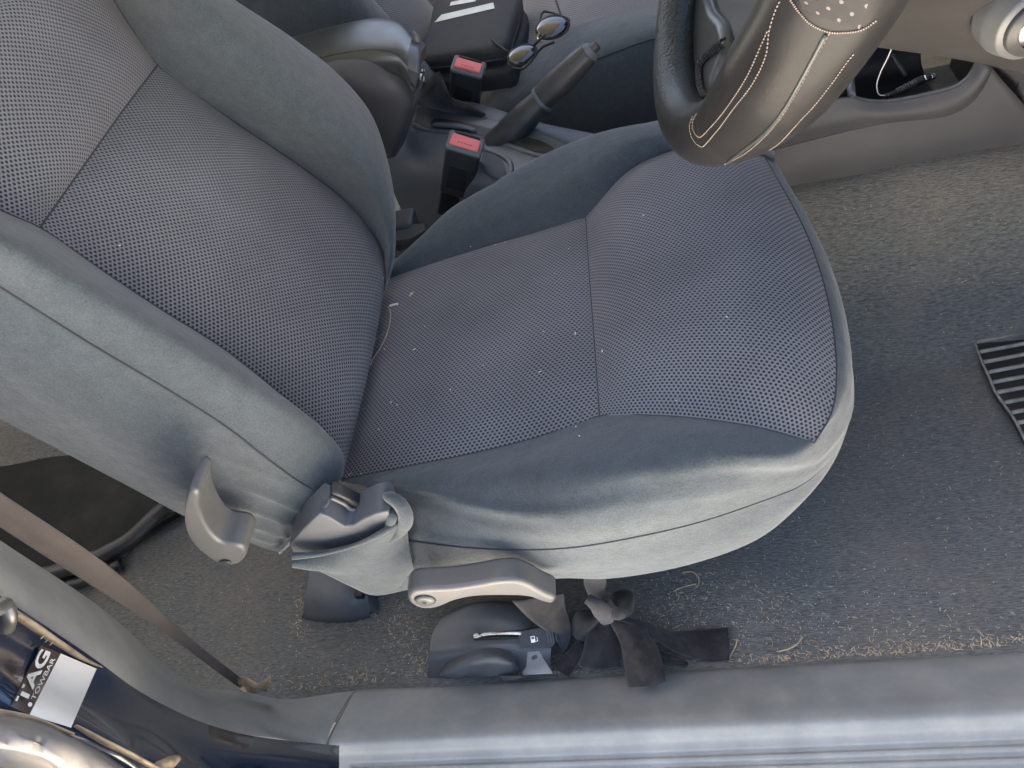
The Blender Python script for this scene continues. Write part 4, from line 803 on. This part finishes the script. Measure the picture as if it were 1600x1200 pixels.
# ------------------------------------------------------------------ steering column shroud
col_ = thing('column_shroud', 'brown grey plastic steering column shroud with ignition lock', 'column shroud', (.25, .55, .5))
h1 = ry([(1400, -120, .46), (1560, -120, .46), (1640, -110, .46), (1760, -90, .46)]); h2 = ry([(1380, -10, .49), (1520, 0, .49), (1610, 10, .49), (1760, 20, .49)])
h3 = ry([(1350, 32, .52), (1500, 55, .52), (1600, 72, .52), (1760, 95, .52)]); h4 = ry([(1330, 56, .56), (1490, 78, .56), (1590, 98, .56), (1760, 130, .56)]); h5 = [p + arr(.03, .10, .03) for p in h4]
sg_ = grid('shroud', loft([h1, h2, h3, h4, h5], 50, 40), 'wheel', col_, thick=.004)
stt = bvh(sg_)
tube('parting_line', [q for q in (hit(stt, *p, .0003) for p in [(1452, 60), (1480, 64), (1520, 72), (1560, 80), (1590, 90)]) if q is not None], .0008, 'lever', col_, n=20, seg=6)
ic = Y(1612, 34, .478); idir = arr(.15, -.9, -.1); idir /= np.linalg.norm(idir)
for nm, r0, r1, m_, o_ in (('lock_bezel', .026, .022, 'lever', .004), ('lock_ring', .020, .018, 'black', .008), ('ignition_lock', .0135, .012, 'steel', .010)):
    tube(nm, [ic - idir * .02, ic + idir * o_ * .6, ic + idir * o_], [r0, r0, r1], m_, col_, n=12, seg=30)
# ------------------------------------------------------------------ footwell side panel at the front
fw = thing('kick_panel', 'blue grey plastic kick panel where the console meets the footwell', 'kick panel', (.48, .85, .1))
grid('panel', loft([[X(*p, .49) for p in [(1594, 160), (1583, 195), (1572, 232), (1578, 330), (1590, 420)]], [X(*p, .53) for p in [(1640, 150), (1640, 195), (1640, 240), (1650, 340), (1660, 430)]]], 20, 8), 'plastic', fw, thick=.006)
grid('upper_panel', loft([ry([(1540, 95, .905), (1560, 110, .905), (1582, 128, .905), (1594, 160, .905), (1600, 190, .905)]), ry([(1580, 80, .88), (1620, 100, .88), (1640, 125, .88), (1650, 160, .88), (1650, 190, .88)])], 16, 8), 'plasticw', fw, thick=.004)
# ------------------------------------------------------------------ lead and plug in the tray
ld = thing('audio_lead', 'black braided audio lead with silver plug lying in the console tray', 'audio lead', Y(1440, 130, .93))
tube('braid', ry([(1385, 150, .915), (1400, 145, .92), (1420, 135, .925), (1435, 127, .93)]), .0035, 'black', ld, n=24)
for k in range(9): tube('braid_ring', ry([(1402 + k * 3.4, 142.5 - k * 1.75, .921), (1403.6 + k * 3.4, 141.7 - k * 1.75, .921)]), .0042, 'plastic', ld, n=4, seg=10)
tube('plug_sleeve', ry([(1433, 128, .93), (1443, 124, .932)]), .0052, 'deep', ld, n=6); tube('plug_ring', ry([(1442, 124.5, .932), (1447, 122.5, .932)]), .0050, 'chrome', ld, n=6); tube('plug_sleeve', ry([(1447, 122.5, .932), (1454, 120.5, .933)]), .0042, 'deep', ld, n=6); tube('plug_tip', ry([(1454, 121, .933), (1460, 119.5, .934)]), .0038, 'chrome', ld, n=6)
wl = tube('thin_cable', ry([(1397, 66, .905), (1388, 88, .91), (1375, 115, .915), (1370, 135, .918), (1374, 148, .915), (1384, 149, .915)]), .0007, 'lint', None, n=50, seg=6); tag(wl, 'thin pale cable hanging down into the console tray', 'cable')
kb_ = thing('chrome_knob', 'small round chrome rimmed knob on the console behind the steering wheel', 'knob', arr(*Z(1296, 142, zl + .006)))
ell('cap', Z(1296, 140, zl + .010), (.012, 0, 0), (0, .012, 0), (0, 0, .006), 'chrome', kb_); tube('base', [Z(1296, 142, zl + .001), Z(1296, 142, zl + .008)], [.0145, .0135], 'deep', kb_, n=6, seg=24)
# ------------------------------------------------------------------ heel pad in the carpet
hpad = thing('heel_pad', 'worn rubber heel pad with parallel slots set in the driver carpet', 'heel pad', Z(1580, 600, .0))
edge = [(1524, 534), (1533, 560), (1546, 588), (1556, 612), (1570, 632), (1586, 655), (1604, 690)]
prism('pad', Zr([(x, y, .012) for x, y in edge] + [(1720, 690, .012), (1720, 500, .012)]), (0, 0, -.011), 'black', hpad, bevel=.0015)
for k in range(9):
    a = np.array(quad([(1524, 534), (1604, 690), (1720, 655), (1720, 500)], k / 9, .0)); xa = np.interp(534 + k * 15.8, [p[1] for p in edge], [p[0] for p in edge]); ya = 534 + k * 15.8
    tube('rib', [Z(xa + 2, ya, .0145), Z(xa + 60, ya - 11, .0145), Z(xa + 160, ya - 32, .0145)], .0028, 'rib', hpad, n=12, seg=8)
tube('pad_edge', Zr([(x - 1, y, .012) for x, y in edge]), .0018, 'rib', hpad, n=30, seg=8)
# ------------------------------------------------------------------ carpet pile: short tufts standing in the carpet
def pile(n):
    r = np.random.default_rng(21); x = r.uniform(-.95, .56, n); y = r.uniform(.306, .905, n); z = hfloor(x, y)
    a = r.normal(0, .5, n); L_ = r.uniform(.0018, .0042, n); e = r.uniform(.15, .75, n); w = r.uniform(.0003, .0006, n)
    d = np.stack([np.cos(a) * np.cos(e), np.sin(a) * np.cos(e), np.sin(e)], 1) * (L_ * np.where(r.random(n) < .5, 1, -1))[:, None]; d[:, 2] = np.abs(d[:, 2])
    s = np.stack([-np.sin(a), np.cos(a), 0 * a], 1) * w[:, None]; b = np.stack([x, y, z - .0004], 1)
    V = np.stack([b - s, b + s, b + d], 1).reshape(-1, 3)
    me = bpy.data.meshes.new('carpet_pile'); me.vertices.add(3 * n); me.vertices.foreach_set('co', V.ravel()); me.loops.add(3 * n); me.loops.foreach_set('vertex_index', np.arange(3 * n)); me.polygons.add(n); me.polygons.foreach_set('loop_start', np.arange(0, 3 * n, 3)); me.update(calc_edges=True); me.materials.append(MT['carpet'])
    o = bpy.data.objects.new('carpet_pile', me); COL.objects.link(o); return tag(o, 'short dusty grey carpet pile over the floor', 'carpet pile', kind='stuff')
pile(170000)
# ------------------------------------------------------------------ straw, chaff and lint
def bits(name, spots, m, lmin, lmax, wid, seed, surf=None, lift=.001):
    r = np.random.default_rng(seed); V = []; F = []
    for (px, py) in spots:
        if surf is None:
            q = Z(px, py, 0); q[2] = hfloor(q[0], q[1])
            for _ in range(3): q = Z(px, py, float(hfloor(q[0], q[1]))); 
            q[2] += lift
        else:
            q = hit(surf, px, py, lift)
            if q is None: continue
        L = r.uniform(lmin, lmax) * (1 if r.random() < .8 else 1.8); a = r.uniform(0, math.pi); d = arr(math.cos(a), math.sin(a), r.normal(0, .12)); s = arr(-d[1], d[0], 0); bend = r.normal(0, .25) * L; w = wid * r.uniform(.5, 1.4); k = len(V)
        for t in (-.5, -.15, .2, .5):
            c = q + d * L * t + s * bend * (.25 - t * t) + arr(0, 0, .0006); e = w * (1 - 1.2 * t * t)
            V += [c + s * e, c + arr(0, 0, e * .8), c - s * e]
        for l in range(3):
            for j in range(2): F.append((k + l * 3 + j, k + l * 3 + j + 1, k + l * 3 + j + 4, k + l * 3 + j + 3))
    o = mk(name, V, F, m, None); return o
r = np.random.default_rng(3)
def blob(n, cx_, cy_, sx, sy): return list(zip(r.normal(cx_, sx, n), r.normal(cy_, sy, n)))
def along(n, x0, y0, x1, y1, s): 
    t = r.random(n); return list(zip(x0 + (x1 - x0) * t + r.normal(0, s, n), y0 + (y1 - y0) * t - np.abs(r.normal(0, s, n))))
def area(n, x0, y0, x1, y1): return list(zip(r.uniform(x0, x1, n), r.uniform(y0, y1, n)))
sp = along(300, 1140, 1040, 1600, 1008, 8) + along(120, 1140, 1040, 1600, 1008, 30) + along(160, 440, 1085, 668, 1058, 14) + blob(260, 1090, 930, 60, 36) + blob(120, 640, 985, 35, 28) + along(90, 560, 930, 668, 1050, 14) + blob(130, 1180, 960, 90, 45) + blob(60, 470, 960, 8, 25) + area(170, 1150, 700, 1600, 1010) + area(70, 1320, 320, 1600, 700) + area(60, 220, 900, 660, 1060) + blob(60, 880, 1045, 20, 8) + blob(25, 560, 965, 20, 8)
sp = [p for p in sp if p[1] < 1052 + max(0, (700 - p[0]) * .12) and p[1] < 1048 - (p[0] - 1000) * .066 + (60 if p[0] < 700 else 4)]
o = bits('straw_debris', sp, 'straw', .0010, .0048, .00034, 5, lift=.002); tag(o, 'scattered dry straw and chaff on the carpet', 'straw', kind='stuff')
sp2 = [p for p in area(420, 1150, 330, 1600, 1020) + blob(420, 1150, 960, 130, 45) + area(150, 230, 880, 660, 1060) if p[1] < 1040 - (p[0] - 1000) * .066 + (40 if p[0] < 700 else 0)]
o = bits('chaff_debris', sp2, 'lint', .0006, .0016, .00026, 9, lift=.002); tag(o, 'tiny pale chaff specks on the carpet', 'chaff', kind='stuff')
def strand(name, pts, rad, m, label, cat, t=None): 
    P = [hit(t, *p, .0012) if t else Z(*p, .003) for p in pts]; P = [q for q in P if q is not None]
    o = tube(name, P, rad, m, None, n=30, seg=6); tag(o, label, cat)
ct = bvh(*[x for x in seat.children if x.name.split('.')[0] in ('cushion', 'backrest', 'side_bolster')], *cush.children)
strand('dry_stalk', [(607, 480), (611, 490), (608, 515), (598, 540), (585, 560), (577, 571)], .0007, 'leaf', 'long thin dry stalk in the crease of the driver seat', 'stalk', ct)
strand('dry_stalk', [(582, 536), (592, 528), (602, 520)], .0004, 'leaf', 'short thin stalk across the seat crease beside the long stalk', 'stalk', ct)
strand('dry_stalk', [(610, 479), (616, 477), (622, 476)], .0014, 'lint', 'pale split stalk end above the long stalk on the seat', 'stalk', ct)
strand('leaf_scrap', [(640, 464), (643, 461), (647, 457)], [.0006, .0022, .0004], 'leaf', 'tiny brown leaf scrap on the seat mesh', 'leaf scrap', ct)
strand('straw_curl', [(1068, 895), (1080, 893), (1090, 900), (1092, 912), (1088, 918)], .0007, 'straw', 'curled pale straw on the carpet below the cushion front', 'straw')
strand('straw_curl', [(1052, 924), (1065, 918), (1080, 914), (1088, 912)], .0007, 'straw', 'long straight straw beside the curled straw on the carpet', 'straw')
strand('straw_curl', [(1216, 1018), (1232, 1014), (1246, 1006), (1254, 995)], .0008, 'straw', 'bent pale straw on the carpet close to the sill', 'straw')
strand('straw_curl', [(1139, 1030), (1144, 1020), (1150, 1008), (1152, 998)], .0007, 'straw', 'upright straw at the end of the long cloth tail', 'straw')
lp_ = [(622, 634), (602, 547), (593, 672), (736, 386), (867, 429), (1006, 338), (889, 390), (570, 640), (1136, 497), (597, 435), (790, 380), (775, 384), (548, 742), (565, 741), (705, 610), (850, 520)] + area(10, 560, 430, 1250, 720) + area(4, 100, 100, 560, 420)
o = bits('seat_lint', lp_, 'lint', .0008, .0028, .0005, 12, ct, .0012); tag(o, 'specks of white lint on the driver seat', 'lint', kind='stuff')
